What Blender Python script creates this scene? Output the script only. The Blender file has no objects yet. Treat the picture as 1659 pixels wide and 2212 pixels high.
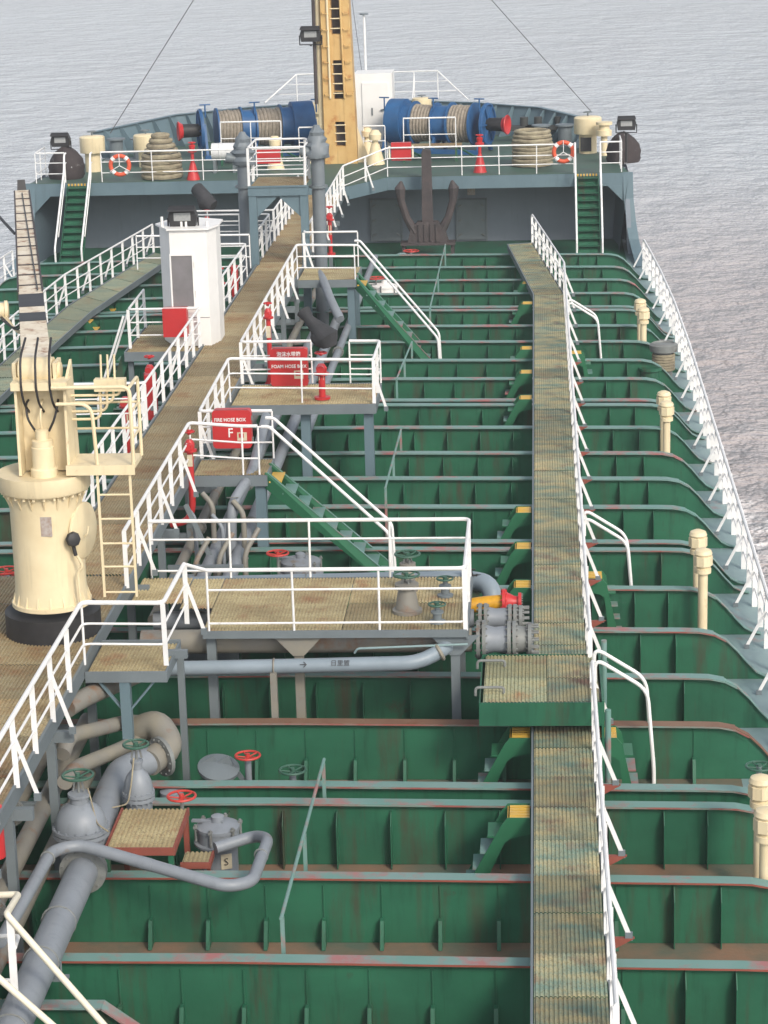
import bpy, math, random
from mathutils import Vector, Matrix
random.seed(7)
R = math.radians
SC = bpy.context.scene
COL = SC.collection
# ------------------------------------------------------------------ camera
F, CX, CY, CAMX, CAMZ = 5114.0, 829.5, 1106.0, 7.2, 13.76      # photo measured at 1659 x 2212
_a = Vector((1155 - CX, -330 - CY, F)).normalized()            # ship axis seen from the camera
_u = Vector((0, -1, 0)); _u = (_u - _u.dot(_a) * _a).normalized()
_t = _u.cross(_a)
if _t.x < 0: _t = -_t
_ro = R(-0.6)
UP = _u * math.cos(_ro) + _t * math.sin(_ro)
RT = _t * math.cos(_ro) - _u * math.sin(_ro)
CAM = Vector((CAMX, 0, CAMZ))
def w2c(v): return Vector((RT[v], _a[v], UP[v]))
cd = bpy.data.cameras.new('camera'); cam = bpy.data.objects.new('camera', cd); COL.objects.link(cam)
cx, cy, cz = w2c(0), -w2c(1), -w2c(2)
cam.matrix_world = Matrix(((cx.x, cy.x, cz.x, CAM.x), (cx.y, cy.y, cz.y, CAM.y), (cx.z, cy.z, cz.z, CAM.z), (0, 0, 0, 1)))
cd.sensor_fit = 'VERTICAL'; cd.sensor_height = 24; cd.lens = 24 * F / 2212.0
cd.clip_start = 0.5; cd.clip_end = 20000
SC.camera = cam
def P(px, py, z=None, Y=None, X=None):
    """the point of the ship that lies on a known level / frame, surveyed from the photograph"""
    d = Vector((px - CX, py - CY, F)); r = Vector((d.dot(RT), d.dot(_a), d.dot(UP)))
    if z is not None: s = (z - CAM.z) / r.z
    elif Y is not None: s = (Y - CAM.y) / r.y
    else: s = (X - CAM.x) / r.x
    return CAM + r * s
# ------------------------------------------------------------------ light
SUN_EL, SUN_AZ = 36, 148      # azimuth clockwise from the bow
wd = bpy.data.worlds.new('World'); SC.world = wd; wd.use_nodes = True
nt = wd.node_tree; bg = nt.nodes['Background']
sky = nt.nodes.new('ShaderNodeTexSky'); sky.sky_type = 'NISHITA'; sky.sun_disc = False
sky.sun_elevation = R(SUN_EL); sky.sun_rotation = R(SUN_AZ); sky.dust_density = 2.5; sky.air_density = 1.0; sky.ozone_density = 1
hs = nt.nodes.new('ShaderNodeHueSaturation'); hs.inputs['Saturation'].default_value = 0.42
nt.links.new(sky.outputs[0], hs.inputs['Color']); nt.links.new(hs.outputs[0], bg.inputs['Color'])
bg.inputs['Strength'].default_value = 0.15
sl = bpy.data.lights.new('sun', 'SUN'); sl.energy = 1.5; sl.angle = R(12); sl.color = (1, 0.9, 0.76)
so = bpy.data.objects.new('sun', sl); COL.objects.link(so)
_sd = Vector((math.sin(R(SUN_AZ)) * math.cos(R(SUN_EL)), math.cos(R(SUN_AZ)) * math.cos(R(SUN_EL)), math.sin(R(SUN_EL))))
so.rotation_euler = _sd.to_track_quat('Z', 'Y').to_euler()
vs = SC.view_settings; vs.view_transform = 'Standard'; vs.look = 'None'; vs.exposure = 0.52; vs.gamma = 1
SC.cycles.max_bounces = 6
# ------------------------------------------------------------------ materials
MATS = {}
def mat(name, col, rough=0.6, metal=0.0, col2=None, scale=3.0, amt=0.5, rust=0.0, rustcol=(0.16, 0.06, 0.025), bump=0.0, bscale=30, rand=0.0,
        stretch=(1, 1, 1), stain=None, streak=0.0, spec=0.4, rscale=1.6):
    m = bpy.data.materials.new(name); m.use_nodes = True; n = m.node_tree.nodes; l = m.node_tree.links
    b = n['Principled BSDF']; b.inputs['Roughness'].default_value = rough; b.inputs['Metallic'].default_value = metal
    b.inputs['Specular IOR Level'].default_value = spec
    tc = n.new('ShaderNodeTexCoord'); geo = n.new('ShaderNodeNewGeometry')
    mp = n.new('ShaderNodeMapping'); mp.inputs['Scale'].default_value = stretch
    l.new(geo.outputs['Position'], mp.inputs['Vector'])
    def noise(sc, det=5, ro=0.6, vec=None):
        t = n.new('ShaderNodeTexNoise'); t.inputs['Scale'].default_value = sc; t.inputs['Detail'].default_value = det
        t.inputs['Roughness'].default_value = ro; l.new(vec or mp.outputs[0], t.inputs['Vector']); return t.outputs['Fac']
    def ramp(s, a, c):
        r = n.new('ShaderNodeMapRange'); r.inputs['From Min'].default_value = a; r.inputs['From Max'].default_value = c
        l.new(s, r.inputs['Value']); return r.outputs[0]
    def mix(f, A, B):
        x = n.new('ShaderNodeMix'); x.data_type = 'RGBA'
        if hasattr(f, 'is_linked'): l.new(f, x.inputs['Factor'])
        else: x.inputs['Factor'].default_value = f
        for s, v in ((x.inputs['A'], A), (x.inputs['B'], B)):
            if hasattr(v, 'is_linked'): l.new(v, s)
            else: s.default_value = (*v, 1)
        return x.outputs['Result']
    c = col
    if col2 is not None:
        c = mix(ramp(noise(scale), 0.5 - 0.35 * (1.05 - amt), 0.5 + 0.35 * (1.05 - amt)), col, col2)
    # small-scale tone variation
    fine = ramp(noise(scale * 5 + 2, 3), 0.3, 0.75)
    dk = tuple(v * 0.80 for v in col)
    if not hasattr(c, 'is_linked'): c = mix(fine, dk, c)
    if rand:
        oi = n.new('ShaderNodeObjectInfo'); hv = n.new('ShaderNodeHueSaturation')
        r = n.new('ShaderNodeMapRange'); r.inputs['To Min'].default_value = 1 - rand; r.inputs['To Max'].default_value = 1 + rand
        l.new(oi.outputs['Random'], r.inputs['Value']); l.new(r.outputs[0], hv.inputs['Value']); l.new(c, hv.inputs['Color']); c = hv.outputs[0]
    if streak:
        m2 = n.new('ShaderNodeMapping'); m2.inputs['Scale'].default_value = (7, 7, 0.7); l.new(geo.outputs['Position'], m2.inputs['Vector'])
        s = n.new('ShaderNodeMath'); s.operation = 'MULTIPLY'; s.inputs[1].default_value = streak
        l.new(ramp(noise(1.0, 4, 0.6, m2.outputs[0]), 0.55, 0.75), s.inputs[0]); c = mix(s.outputs[0], c, tuple(0.35 * v for v in col) if streak < 2 else rustcol)
    if stain:
        m3 = n.new('ShaderNodeMapping'); m3.inputs['Scale'].default_value = (2.2, 0.9, 0.22); l.new(geo.outputs['Position'], m3.inputs['Vector'])
        s3 = n.new('ShaderNodeMath'); s3.operation = 'MULTIPLY'; s3.inputs[1].default_value = 0.85
        l.new(ramp(noise(1.0, 7, 0.7, m3.outputs[0]), 0.54, 0.68), s3.inputs[0]); c = mix(s3.outputs[0], c, stain)
        m4 = n.new('ShaderNodeMapping'); m4.inputs['Scale'].default_value = (9, 3, 1.0); l.new(geo.outputs['Position'], m4.inputs['Vector'])
        s4 = n.new('ShaderNodeMath'); s4.operation = 'MULTIPLY'; s4.inputs[1].default_value = 0.5
        l.new(ramp(noise(1.3, 6, 0.7, m4.outputs[0]), 0.60, 0.74), s4.inputs[0]); c = mix(s4.outputs[0], c, tuple(0.5*v for v in stain))
        m5 = n.new('ShaderNodeMapping'); m5.inputs['Scale'].default_value = (0.7, 2.0, 1.2); l.new(geo.outputs['Position'], m5.inputs['Vector'])
        s5 = n.new('ShaderNodeMath'); s5.operation = 'MULTIPLY'; s5.inputs[1].default_value = 0.35
        l.new(ramp(noise(1.0, 3, 0.5, m5.outputs[0]), 0.5, 0.75), s5.inputs[0]); c = mix(s5.outputs[0], c, tuple(1.5*v for v in col))
    if rust:
        f1 = noise(rscale, 8, 0.68)
        c = mix(ramp(f1, 0.70 - 0.3 * rust, 0.78 - 0.22 * rust), c, rustcol)
    l.new(c, b.inputs['Base Color'])
    if bump:
        bp = n.new('ShaderNodeBump'); bp.inputs['Strength'].default_value = bump; bp.inputs['Distance'].default_value = 0.02
        l.new(noise(bscale, 4), bp.inputs['Height']); l.new(bp.outputs[0], b.inputs['Normal'])
    MATS[name] = m; return m
white = mat('white_paint', (0.80, 0.80, 0.80), 0.45, rust=0.16, rustcol=(0.42, 0.36, 0.30), rscale=5, col2=(0.70, 0.70, 0.69), scale=4)
offwhite = mat('off_white_paint', (0.74, 0.69, 0.56), 0.5, col2=(0.66, 0.62, 0.50), scale=4)
cream = mat('cream_paint', (0.74, 0.64, 0.43), 0.5, col2=(0.66, 0.55, 0.35), scale=2, rust=0.2, rustcol=(0.42, 0.27, 0.13), streak=0.3)
mastp = mat('rusty_cream_paint', (0.58, 0.40, 0.17), 0.55, col2=(0.50, 0.30, 0.105), scale=1.5, rust=0.52, rustcol=(0.38, 0.16, 0.045), streak=0.4)
boomw = mat('flaking_cream_paint', (0.74, 0.68, 0.56), 0.55, col2=(0.58, 0.48, 0.34), rust=0.58, rustcol=(0.25, 0.11, 0.05), rscale=4)
lipm = mat('chipped_flange_lip', (0.15, 0.25, 0.22), 0.55, col2=(0.26, 0.085, 0.07), scale=1.3, amt=0.75)
green = mat('deck_green_paint', stain=(0.06, 0.045, 0.03), col=(0.021, 0.120, 0.066), rough=0.45, col2=(0.015, 0.090, 0.051), scale=0.9, streak=0.65, rust=0.17, rustcol=(0.05, 0.055, 0.038), bump=0.2, bscale=5)
green2 = mat('bright_green_paint', (0.025, 0.145, 0.072), 0.45, col2=(0.022, 0.12, 0.06), scale=2)
teal = mat('faded_flange_paint', (0.115, 0.25, 0.215), 0.5, col2=(0.175, 0.27, 0.255), scale=1.0, rust=0.60, rustcol=(0.33, 0.135, 0.13), rscale=1.1)
redoxide = mat('red_oxide_primer', (0.27, 0.07, 0.05), 0.65, col2=(0.20, 0.06, 0.04), scale=3)
deckm = mat('stained_green_deck', (0.09, 0.12, 0.09), 0.65, col2=(0.24, 0.14, 0.09), scale=0.9, amt=0.6, rust=0.30, rustcol=(0.28, 0.13, 0.08), bump=0.3, bscale=15)
margin = mat('pale_gunwale_paint', (0.23, 0.33, 0.33), 0.5, col2=(0.20, 0.28, 0.30), scale=1.2, rust=0.36, rustcol=(0.33, 0.20, 0.19), rscale=0.8)
bluegrey = mat('blue_grey_paint', (0.125, 0.185, 0.215), 0.5, col2=(0.10, 0.155, 0.185), scale=0.8, streak=0.15)
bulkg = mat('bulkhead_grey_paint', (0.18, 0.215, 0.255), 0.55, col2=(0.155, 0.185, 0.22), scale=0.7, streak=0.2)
fcgreen = mat('forecastle_green_deck', (0.05, 0.115, 0.085), 0.6, col2=(0.07, 0.10, 0.085), scale=0.8, rust=0.15)
pipeg = mat('pipe_grey_paint', (0.23, 0.255, 0.285), 0.45, col2=(0.185, 0.205, 0.23), scale=1.5, streak=0.25, rust=0.22, rustcol=(0.17, 0.13, 0.09), rscale=1.5)
pipeold = mat('stained_pipe_paint', (0.25, 0.23, 0.18), 0.55, col2=(0.18, 0.18, 0.175), scale=1.2, rust=0.50, rustcol=(0.22, 0.12, 0.06), rscale=1.2)
pipebl = mat('blue_pipe_paint', (0.23, 0.28, 0.325), 0.42, col2=(0.19, 0.235, 0.27), scale=1.5, rust=0.15, rustcol=(0.17, 0.13, 0.09))
steel = mat('grey_steel_paint', (0.16, 0.19, 0.205), 0.5, col2=(0.13, 0.155, 0.17), scale=1.5, rust=0.22, rustcol=(0.16, 0.09, 0.05))
fgrey = mat('bolted_flange_grey', (0.20, 0.215, 0.21), 0.5, col2=(0.15, 0.155, 0.15), scale=4, rust=0.32, rustcol=(0.14, 0.075, 0.045), rscale=4)
red = mat('fire_red_paint', (0.50, 0.030, 0.032), 0.4, col2=(0.42, 0.028, 0.03), scale=2)
redw = mat('handwheel_red', (0.52, 0.05, 0.04), 0.45)
greenw = mat('handwheel_green', (0.045, 0.12, 0.085), 0.5)
yellow = mat('yellow_tread_paint', (0.66, 0.40, 0.04), 0.5, col2=(0.55, 0.36, 0.10), scale=4)
orange = mat('orange_yellow_paint', (0.64, 0.33, 0.02), 0.45)
blue = mat('winch_blue_paint', (0.025, 0.11, 0.27), 0.5, col2=(0.02, 0.08, 0.20), scale=2, rust=0.1, rustcol=(0.05, 0.05, 0.07))
black = mat('black_paint', (0.018, 0.018, 0.02), 0.55, col2=(0.03, 0.03, 0.032), scale=4)
cloth = mat('black_cover_cloth', (0.028, 0.030, 0.033), 0.85, col2=(0.045, 0.045, 0.05), scale=3, bump=0.6, bscale=8)
clothp = mat('paint_spotted_cover', (0.035, 0.028, 0.03), 0.8, col2=(0.05, 0.04, 0.04), scale=3, rust=0.24, rustcol=(0.6, 0.6, 0.62), bump=0.6, bscale=8, rscale=5)
rope = mat('mooring_rope', (0.33, 0.29, 0.24), 0.9, col2=(0.22, 0.19, 0.15), scale=8, bump=0.8, bscale=30)
rope2 = mat('weathered_rope', (0.36, 0.32, 0.22), 0.9, col2=(0.20, 0.17, 0.12), scale=4, bump=0.8, bscale=25)
anch = mat('rusty_anchor_iron', (0.075, 0.06, 0.06), 0.75, col2=(0.045, 0.04, 0.042), scale=3, bump=0.5, bscale=10)
wire = mat('wire_steel', (0.10, 0.10, 0.10), 0.5)
glass = mat('lamp_glass', (0.35, 0.36, 0.36), 0.12, spec=0.8)
lockerw = mat('locker_white_paint', (0.80, 0.79, 0.77), 0.45, col2=(0.74, 0.73, 0.71), scale=1.5)
lockin = mat('locker_panel_grey', (0.20, 0.19, 0.20), 0.6, col2=(0.16, 0.155, 0.16), scale=3)
ringor = mat('lifebuoy_orange', (0.70, 0.11, 0.05), 0.55)
plate = mat('nameplate_metal', (0.45, 0.42, 0.40), 0.4, col2=(0.30, 0.22, 0.18), scale=14)
paper = mat('pale_label_sticker', (0.62, 0.55, 0.40), 0.6)
raft = mat('liferaft_white', (0.72, 0.73, 0.73), 0.4)
postg = mat('king_post_grey', (0.17, 0.195, 0.215), 0.5, col2=(0.14, 0.165, 0.185), scale=2, streak=0.2)
hullp = mat('hull_side_paint', (0.10, 0.14, 0.17), 0.5)
coldr = mat('coil_dark', (0.05, 0.055, 0.055), 0.7)
brownr = mat('rusty_brown_flange', (0.17, 0.085, 0.055), 0.7, col2=(0.21, 0.13, 0.085), scale=1.5, rust=0.2)

def grating_mat(name, a, b, c, sc, edge=0.0):
    m = bpy.data.materials.new(name); m.use_nodes = True; n = m.node_tree.nodes; l = m.node_tree.links
    bs = n['Principled BSDF']; bs.inputs['Roughness'].default_value = 0.7; bs.inputs['Specular IOR Level'].default_value = 0.3
    geo = n.new('ShaderNodeNewGeometry'); oi = n.new('ShaderNodeObjectInfo')
    cmb = n.new('ShaderNodeVectorMath'); cmb.operation = 'ADD'; l.new(geo.outputs['Position'], cmb.inputs[0])
    sm = n.new('ShaderNodeVectorMath'); sm.operation = 'SCALE'; sm.inputs[0].default_value = (37, 53, 11); l.new(oi.outputs['Random'], sm.inputs['Scale'])
    l.new(sm.outputs[0], cmb.inputs[1])
    mp = n.new('ShaderNodeMapping'); mp.inputs['Scale'].default_value = (1.0, 2.6, 1.0); l.new(cmb.outputs[0], mp.inputs['Vector'])
    def noise(s, det, vec):
        t = n.new('ShaderNodeTexNoise'); t.inputs['Scale'].default_value = s; t.inputs['Detail'].default_value = det; t.inputs['Roughness'].default_value = 0.62
        l.new(vec, t.inputs['Vector']); return t.outputs['Fac']
    def rng(s, x0, x1):
        r = n.new('ShaderNodeMapRange'); r.inputs['From Min'].default_value = x0; r.inputs['From Max'].default_value = x1; l.new(s, r.inputs['Value']); return r.outputs[0]
    def mix(f, A, B):
        x = n.new('ShaderNodeMix'); x.data_type = 'RGBA'; l.new(f, x.inputs['Factor'])
        for s, v in ((x.inputs['A'], A), (x.inputs['B'], B)):
            if hasattr(v, 'is_linked'): l.new(v, s)
            else: s.default_value = (*v, 1)
        return x.outputs['Result']
    c1 = mix(rng(noise(sc, 6, mp.outputs[0]), 0.37, 0.63), a, b)
    c2 = mix(rng(noise(sc * 1.7, 7, cmb.outputs[0]), 0.54, 0.72), c1, c)
    hv = n.new('ShaderNodeHueSaturation'); r = n.new('ShaderNodeMapRange'); r.inputs['To Min'].default_value = 0.72; r.inputs['To Max'].default_value = 1.25
    l.new(oi.outputs['Random'], r.inputs['Value']); l.new(r.outputs[0], hv.inputs['Value']); l.new(c2, hv.inputs['Color'])
    fn = mix(rng(noise(28, 4, geo.outputs['Position']), 0.50, 0.72), hv.outputs[0], tuple(0.35 * v for v in a))
    l.new(fn, bs.inputs['Base Color'])
    return m
g_walk = grating_mat('walkway_grating', (0.47, 0.395, 0.215), (0.18, 0.27, 0.215), (0.24, 0.14, 0.10), 1.3)
g_cat = grating_mat('catwalk_grating', (0.36, 0.305, 0.185), (0.30, 0.215, 0.11), (0.24, 0.115, 0.05), 0.8)
g_plat = grating_mat('platform_grating', (0.47, 0.40, 0.23), (0.33, 0.26, 0.14), (0.28, 0.14, 0.07), 0.9)
g_box = grating_mat('step_box_grating', (0.42, 0.38, 0.21), (0.27, 0.32, 0.22), (0.33, 0.15, 0.07), 1.0)
g_port = grating_mat('port_grating', (0.27, 0.29, 0.20), (0.18, 0.23, 0.18), (0.26, 0.21, 0.13), 0.8)
# ------------------------------------------------------------------ mesh helpers
def V(*a): return Vector(a)
class MB:
    def __init__(s): s.v = []; s.f = []
    def add(s, vs, fs):
        o = len(s.v); s.v += [Vector(p) for p in vs]; s.f += [tuple(i + o for i in f) for f in fs]; return s
    def box(s, lo, hi):
        x0, y0, z0 = lo; x1, y1, z1 = hi
        return s.add([(x0,y0,z0),(x1,y0,z0),(x1,y1,z0),(x0,y1,z0),(x0,y0,z1),(x1,y0,z1),(x1,y1,z1),(x0,y1,z1)],
                     [(0,3,2,1),(4,5,6,7),(0,1,5,4),(1,2,6,5),(2,3,7,6),(3,0,4,7)])
    def cbox(s, c, sz): return s.box([c[i] - sz[i] / 2 for i in range(3)], [c[i] + sz[i] / 2 for i in range(3)])
    def bar(s, a, b, w, t, side=None):
        a, b = Vector(a), Vector(b); d = (b - a).normalized()
        sd = Vector(side) if side is not None else (V(1,0,0) if abs(d.x) < 0.9 else V(0,1,0))
        sd = (sd - sd.dot(d) * d).normalized(); n = d.cross(sd)
        q = [sd * w/2 + n * t/2, -sd * w/2 + n * t/2, -sd * w/2 - n * t/2, sd * w/2 - n * t/2]
        return s.add([a + k for k in q] + [b + k for k in q], [(3,2,1,0),(4,5,6,7),(0,1,5,4),(1,2,6,5),(2,3,7,6),(3,0,4,7)])
    def tube(s, pts, r, n=8, bend=0.0, closed=False, caps=True):
        pts = [Vector(p) for p in pts]
        if bend and len(pts) > 2:
            q = [pts[0]]
            for i in range(1, len(pts) - 1):
                p0, p1, p2 = pts[i-1], pts[i], pts[i+1]
                b_ = min(bend, (p1-p0).length * 0.48, (p2-p1).length * 0.48)
                A = p1 + (p0-p1).normalized() * b_; B = p1 + (p2-p1).normalized() * b_
                for k in range(6):
                    t = k / 5; q.append(A * (1-t)**2 + p1 * 2*t*(1-t) + B * t*t)
            q.append(pts[-1]); pts = q
        N = len(pts); rs = r if isinstance(r, (list, tuple)) else [r] * N
        prev = None; base = len(s.v); vs = []
        for i, p in enumerate(pts):
            if closed: d = (pts[(i+1) % N] - pts[i-1]).normalized()
            elif i == 0: d = (pts[1] - p).normalized()
            elif i == N-1: d = (p - pts[i-1]).normalized()
            else: d = ((pts[i+1] - p).normalized() + (p - pts[i-1]).normalized()).normalized()
            if prev is None: sd = d.orthogonal().normalized()
            else:
                sd = prev - prev.dot(d) * d
                sd = sd.normalized() if sd.length > 1e-5 else d.orthogonal().normalized()
            prev = sd; u = d.cross(sd)
            vs += [p + (sd * math.cos(2*math.pi*k/n) + u * math.sin(2*math.pi*k/n)) * rs[i] for k in range(n)]
        fs = []
        for i in range(N if closed else N - 1):
            j = (i + 1) % N
            for k in range(n):
                k2 = (k + 1) % n; fs.append((i*n+k, i*n+k2, j*n+k2, j*n+k))
        if caps and not closed: fs += [tuple(range(n))[::-1], tuple((N-1)*n + k for k in range(n))]
        return s.add(vs, fs)
    def cyl(s, a, b, r, n=14, r2=None): return s.tube([a, b], [r, r if r2 is None else r2], n)
    def lathe(s, o, prof, n=20, ax=None):
        o = Vector(o); ax = Vector(ax).normalized() if ax is not None else V(0,0,1)
        sd = ax.orthogonal().normalized() if abs(ax.z) < 0.99 else V(1,0,0); u = ax.cross(sd)
        vs = []; fs = []
        for (r, h) in prof: vs += [o + ax*h + (sd*math.cos(2*math.pi*k/n) + u*math.sin(2*math.pi*k/n))*max(r, 1e-4) for k in range(n)]
        for i in range(len(prof)-1):
            for k in range(n):
                k2 = (k+1) % n; fs.append((i*n+k, i*n+k2, (i+1)*n+k2, (i+1)*n+k))
        fs += [tuple(range(n))[::-1], tuple((len(prof)-1)*n+k for k in range(n))]
        return s.add(vs, fs)
    def prism(s, poly, ex):
        poly = [Vector(p) for p in poly]; ex = Vector(ex); n = len(poly)
        nr = sum(((poly[i] - poly[0]).cross(poly[(i+1) % n] - poly[0]) for i in range(1, n-1)), Vector())
        if nr.dot(ex) > 0: poly = poly[::-1]
        return s.add(poly + [p + ex for p in poly], [tuple(range(n)), tuple(range(2*n-1, n-1, -1))] + [(i, i+n, (i+1) % n + n, (i+1) % n) for i in range(n)])
    def sphere(s, c, r, n=12, sq=1.0):
        return s.lathe(c, [(r*math.sin(math.pi*i/8), -r*sq*math.cos(math.pi*i/8)) for i in range(9)], n)
    def ring(s, c, Rr, r, n=28, m=8, ax=(0,0,1)):
        c = Vector(c); ax = Vector(ax).normalized(); sd = ax.orthogonal().normalized(); u = ax.cross(sd)
        return s.tube([c + (sd*math.cos(2*math.pi*k/n) + u*math.sin(2*math.pi*k/n))*Rr for k in range(n)], r, m, closed=True)
    def mesh(s, name, m, org=V(0,0,0), smooth=True):
        me = bpy.data.meshes.new(name); me.from_pydata([p - org for p in s.v], [], s.f); me.update()
        if m is not None: me.materials.append(m)
        if smooth:
            me.polygons.foreach_set('use_smooth', [True] * len(me.polygons)); me.set_sharp_from_angle(angle=R(38))
        return me
def worldloc(o):
    l = Vector((0,0,0))
    while o is not None: l = l + o.location; o = o.parent
    return l
def part(name, mb, m, parent, label=None, smooth=True, stuff=False):
    me = mb.mesh(name, m, worldloc(parent) if parent is not None else V(0,0,0), smooth)
    o = bpy.data.objects.new(name, me); COL.objects.link(o); o.parent = parent
    if label: o['label'] = label
    if stuff: o['kind'] = 'stuff'
    return o
def inst(name, me, parent, loc):
    o = bpy.data.objects.new(name, me); COL.objects.link(o); o.parent = parent; o.location = Vector(loc) - worldloc(parent); return o
def thing(name, label, cat, loc, group=None):
    o = bpy.data.objects.new(name, None); COL.objects.link(o); o.location = loc; o.empty_display_size = 0.2
    o['label'] = label; o['category'] = cat
    if group: o['group'] = group
    return o
def single(name, label, cat, mb, m, group=None, smooth=True):
    c = sum(mb.v, Vector()) / len(mb.v); c.z = min(p.z for p in mb.v)
    o = bpy.data.objects.new(name, mb.mesh(name, m, c, smooth)); COL.objects.link(o); o.location = c
    o['label'] = label; o['category'] = cat
    if group: o['group'] = group
    return o
def struct(name, mb, m, smooth=False):
    o = part(name, mb, m, None, smooth=smooth); o['kind'] = 'structure'; return o
def kids(o): return [c for c in bpy.data.objects if c.parent == o]
def copy_thing(src, loc, label, scale=None):
    def rec(o, par):
        c = o.copy(); COL.objects.link(c)
        if par is not None: c.parent = par
        for k in list(o.children): rec(k, c)
        return c
    c = rec(src, None); c.location = loc; c['label'] = label
    if scale: c.scale = scale
    return c
TXT = {}
def text(parent, s, size, loc, rot, m, name='lettering', sx=1.0, align='CENTER', bold=0.0):
    cu = bpy.data.curves.new('lettering', 'FONT'); cu.body = s; cu.size = size; cu.align_x = align; cu.align_y = 'CENTER'; cu.offset = bold; cu.resolution_u = 2
    to = bpy.data.objects.new('tmp', cu); COL.objects.link(to)
    dg = bpy.context.evaluated_depsgraph_get(); me = bpy.data.meshes.new_from_object(to.evaluated_get(dg)); bpy.data.objects.remove(to)
    me.materials.clear(); me.materials.append(m)
    o = bpy.data.objects.new(name, me); COL.objects.link(o); o.parent = parent; o.location = Vector(loc) - worldloc(parent); o.rotation_euler = rot; o.scale = (sx, 1, 1)
    return o
# ================================================================== SETTING
Ys = [23.5, 25.86, 28.27, 30.75, 31.39, 33.91, 36.08, 38.41, 40.78, 43.21, 43.74, 46.24, 48.48, 50.67, 53.06, 55.37, 55.87, 58.26, 60.5, 62.9, 65.1, 67.44, 67.94,
      70.1, 72.4, 74.75, 77.17]
SEA = -4.2
# sea ------------------------------------------------------------
def sea_mat():
    m = bpy.data.materials.new('sea_water'); m.use_nodes = True; n = m.node_tree.nodes; l = m.node_tree.links
    b = n['Principled BSDF']; b.inputs['Roughness'].default_value = 0.12; b.inputs['IOR'].default_value = 1.33
    b.inputs['Base Color'].default_value = (0.27, 0.25, 0.25, 1)
    geo = n.new('ShaderNodeNewGeometry')
    mp = n.new('ShaderNodeMapping'); mp.inputs['Scale'].default_value = (0.8, 0.75, 1); mp.inputs['Rotation'].default_value = (0, 0, R(14)); l.new(geo.outputs['Position'], mp.inputs['Vector'])
    def noise(s, d, ro):
        t = n.new('ShaderNodeTexNoise'); t.inputs['Scale'].default_value = s; t.inputs['Detail'].default_value = d; t.inputs['Roughness'].default_value = ro
        l.new(mp.outputs[0], t.inputs['Vector']); return t.outputs['Fac']
    a = n.new('ShaderNodeMath'); a.operation = 'MULTIPLY_ADD'; l.new(noise(0.42, 5, 0.62), a.inputs[0]); a.inputs[1].default_value = 1.2
    l.new(noise(0.10, 3, 0.55), a.inputs[2])
    bp = n.new('ShaderNodeBump'); bp.inputs['Strength'].default_value = 1.0; bp.inputs['Distance'].default_value = 1.35; l.new(a.outputs[0], bp.inputs['Height'])
    l.new(bp.outputs[0], b.inputs['Normal'])
    cr = n.new('ShaderNodeMix'); cr.data_type = 'RGBA'; cr.inputs['A'].default_value = (0.53, 0.57, 0.605, 1); cr.inputs['B'].default_value = (0.42, 0.43, 0.455, 1)
    l.new(noise(0.05, 4, 0.6), cr.inputs['Factor'])
    # churned, foam flecked water close along the starboard side
    sx = n.new('ShaderNodeSeparateXYZ'); l.new(geo.outputs['Position'], sx.inputs[0])
    def mr(sock, a0, a1, b0=0.0, b1=1.0):
        r = n.new('ShaderNodeMapRange'); r.interpolation_type = 'SMOOTHSTEP'; r.inputs['From Min'].default_value = a0; r.inputs['From Max'].default_value = a1; r.inputs['To Min'].default_value = b0; r.inputs['To Max'].default_value = b1; l.new(sock, r.inputs['Value']); return r.outputs[0]
    def mul(*ss):
        o = ss[0]
        for q in ss[1:]:
            m_ = n.new('ShaderNodeMath'); m_.operation = 'MULTIPLY'; l.new(o, m_.inputs[0]); l.new(q, m_.inputs[1]); o = m_.outputs[0]
        return o
    near = mul(mr(sx.outputs['X'], 8, 11), mr(sx.outputs['X'], 20, 45, 1, 0), mr(sx.outputs['Y'], 150, 85))
    silt = n.new('ShaderNodeMix'); silt.data_type = 'RGBA'; silt.inputs['B'].default_value = (0.43, 0.385, 0.38, 1); l.new(near, silt.inputs['Factor']); l.new(cr.outputs['Result'], silt.inputs['A'])
    fm = n.new('ShaderNodeMix'); fm.data_type = 'RGBA'; fm.inputs['B'].default_value = (0.80, 0.76, 0.75, 1)
    l.new(mul(near, mr(noise(0.28, 9, 0.72), 0.48, 0.60), mr(sx.outputs['Y'], 76, 66)), fm.inputs['Factor']); l.new(silt.outputs['Result'], fm.inputs['A']); l.new(fm.outputs['Result'], b.inputs['Base Color'])
    return m
sm = MB(); sm.add([(-9000,-3000,SEA),(9000,-3000,SEA),(9000,12000,SEA),(-9000,12000,SEA)], [(0,1,2,3)])
struct('sea', sm, sea_mat())
# main deck --------------------------------------------------------
def half(Y):     # half breadth of the deck
    if Y < 62: return 11.35
    t = (Y - 62) / 24.0
    return 11.35 - 0.85 * t * t
dk = MB(); N = 20
ys = [10 + i * 4 for i in range(20)]
vs = []
for y in ys:
    h = half(y); vs += [(-h, y, 0), (-10.2 * h / 11.35, y, 0), (10.2 * h / 11.35, y, 0), (h, y, 0)]
fs = []
for i in range(len(ys) - 1):
    for k in range(3): fs.append((i*4+k, i*4+k+1, (i+1)*4+k+1, (i+1)*4+k))
dk.add(vs, fs)
deck = struct('main_deck', dk, deckm); deck.data.materials.append(margin)
for i, p in enumerate(deck.data.polygons): p.material_index = 0 if i % 3 == 1 else 1
hl = MB()
for sgn in (1, -1):
    for i in range(len(ys) - 1):
        a, b = sgn * half(ys[i]), sgn * half(ys[i+1])
        q = [(a, ys[i], 0), (b, ys[i+1], 0), (b * 0.97, ys[i+1], SEA - 1), (a * 0.97, ys[i], SEA - 1)]
        hl.add(q if sgn < 0 else q[::-1], [(0,1,2,3)])
part('hull_side', hl, hullp, deck)
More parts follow.
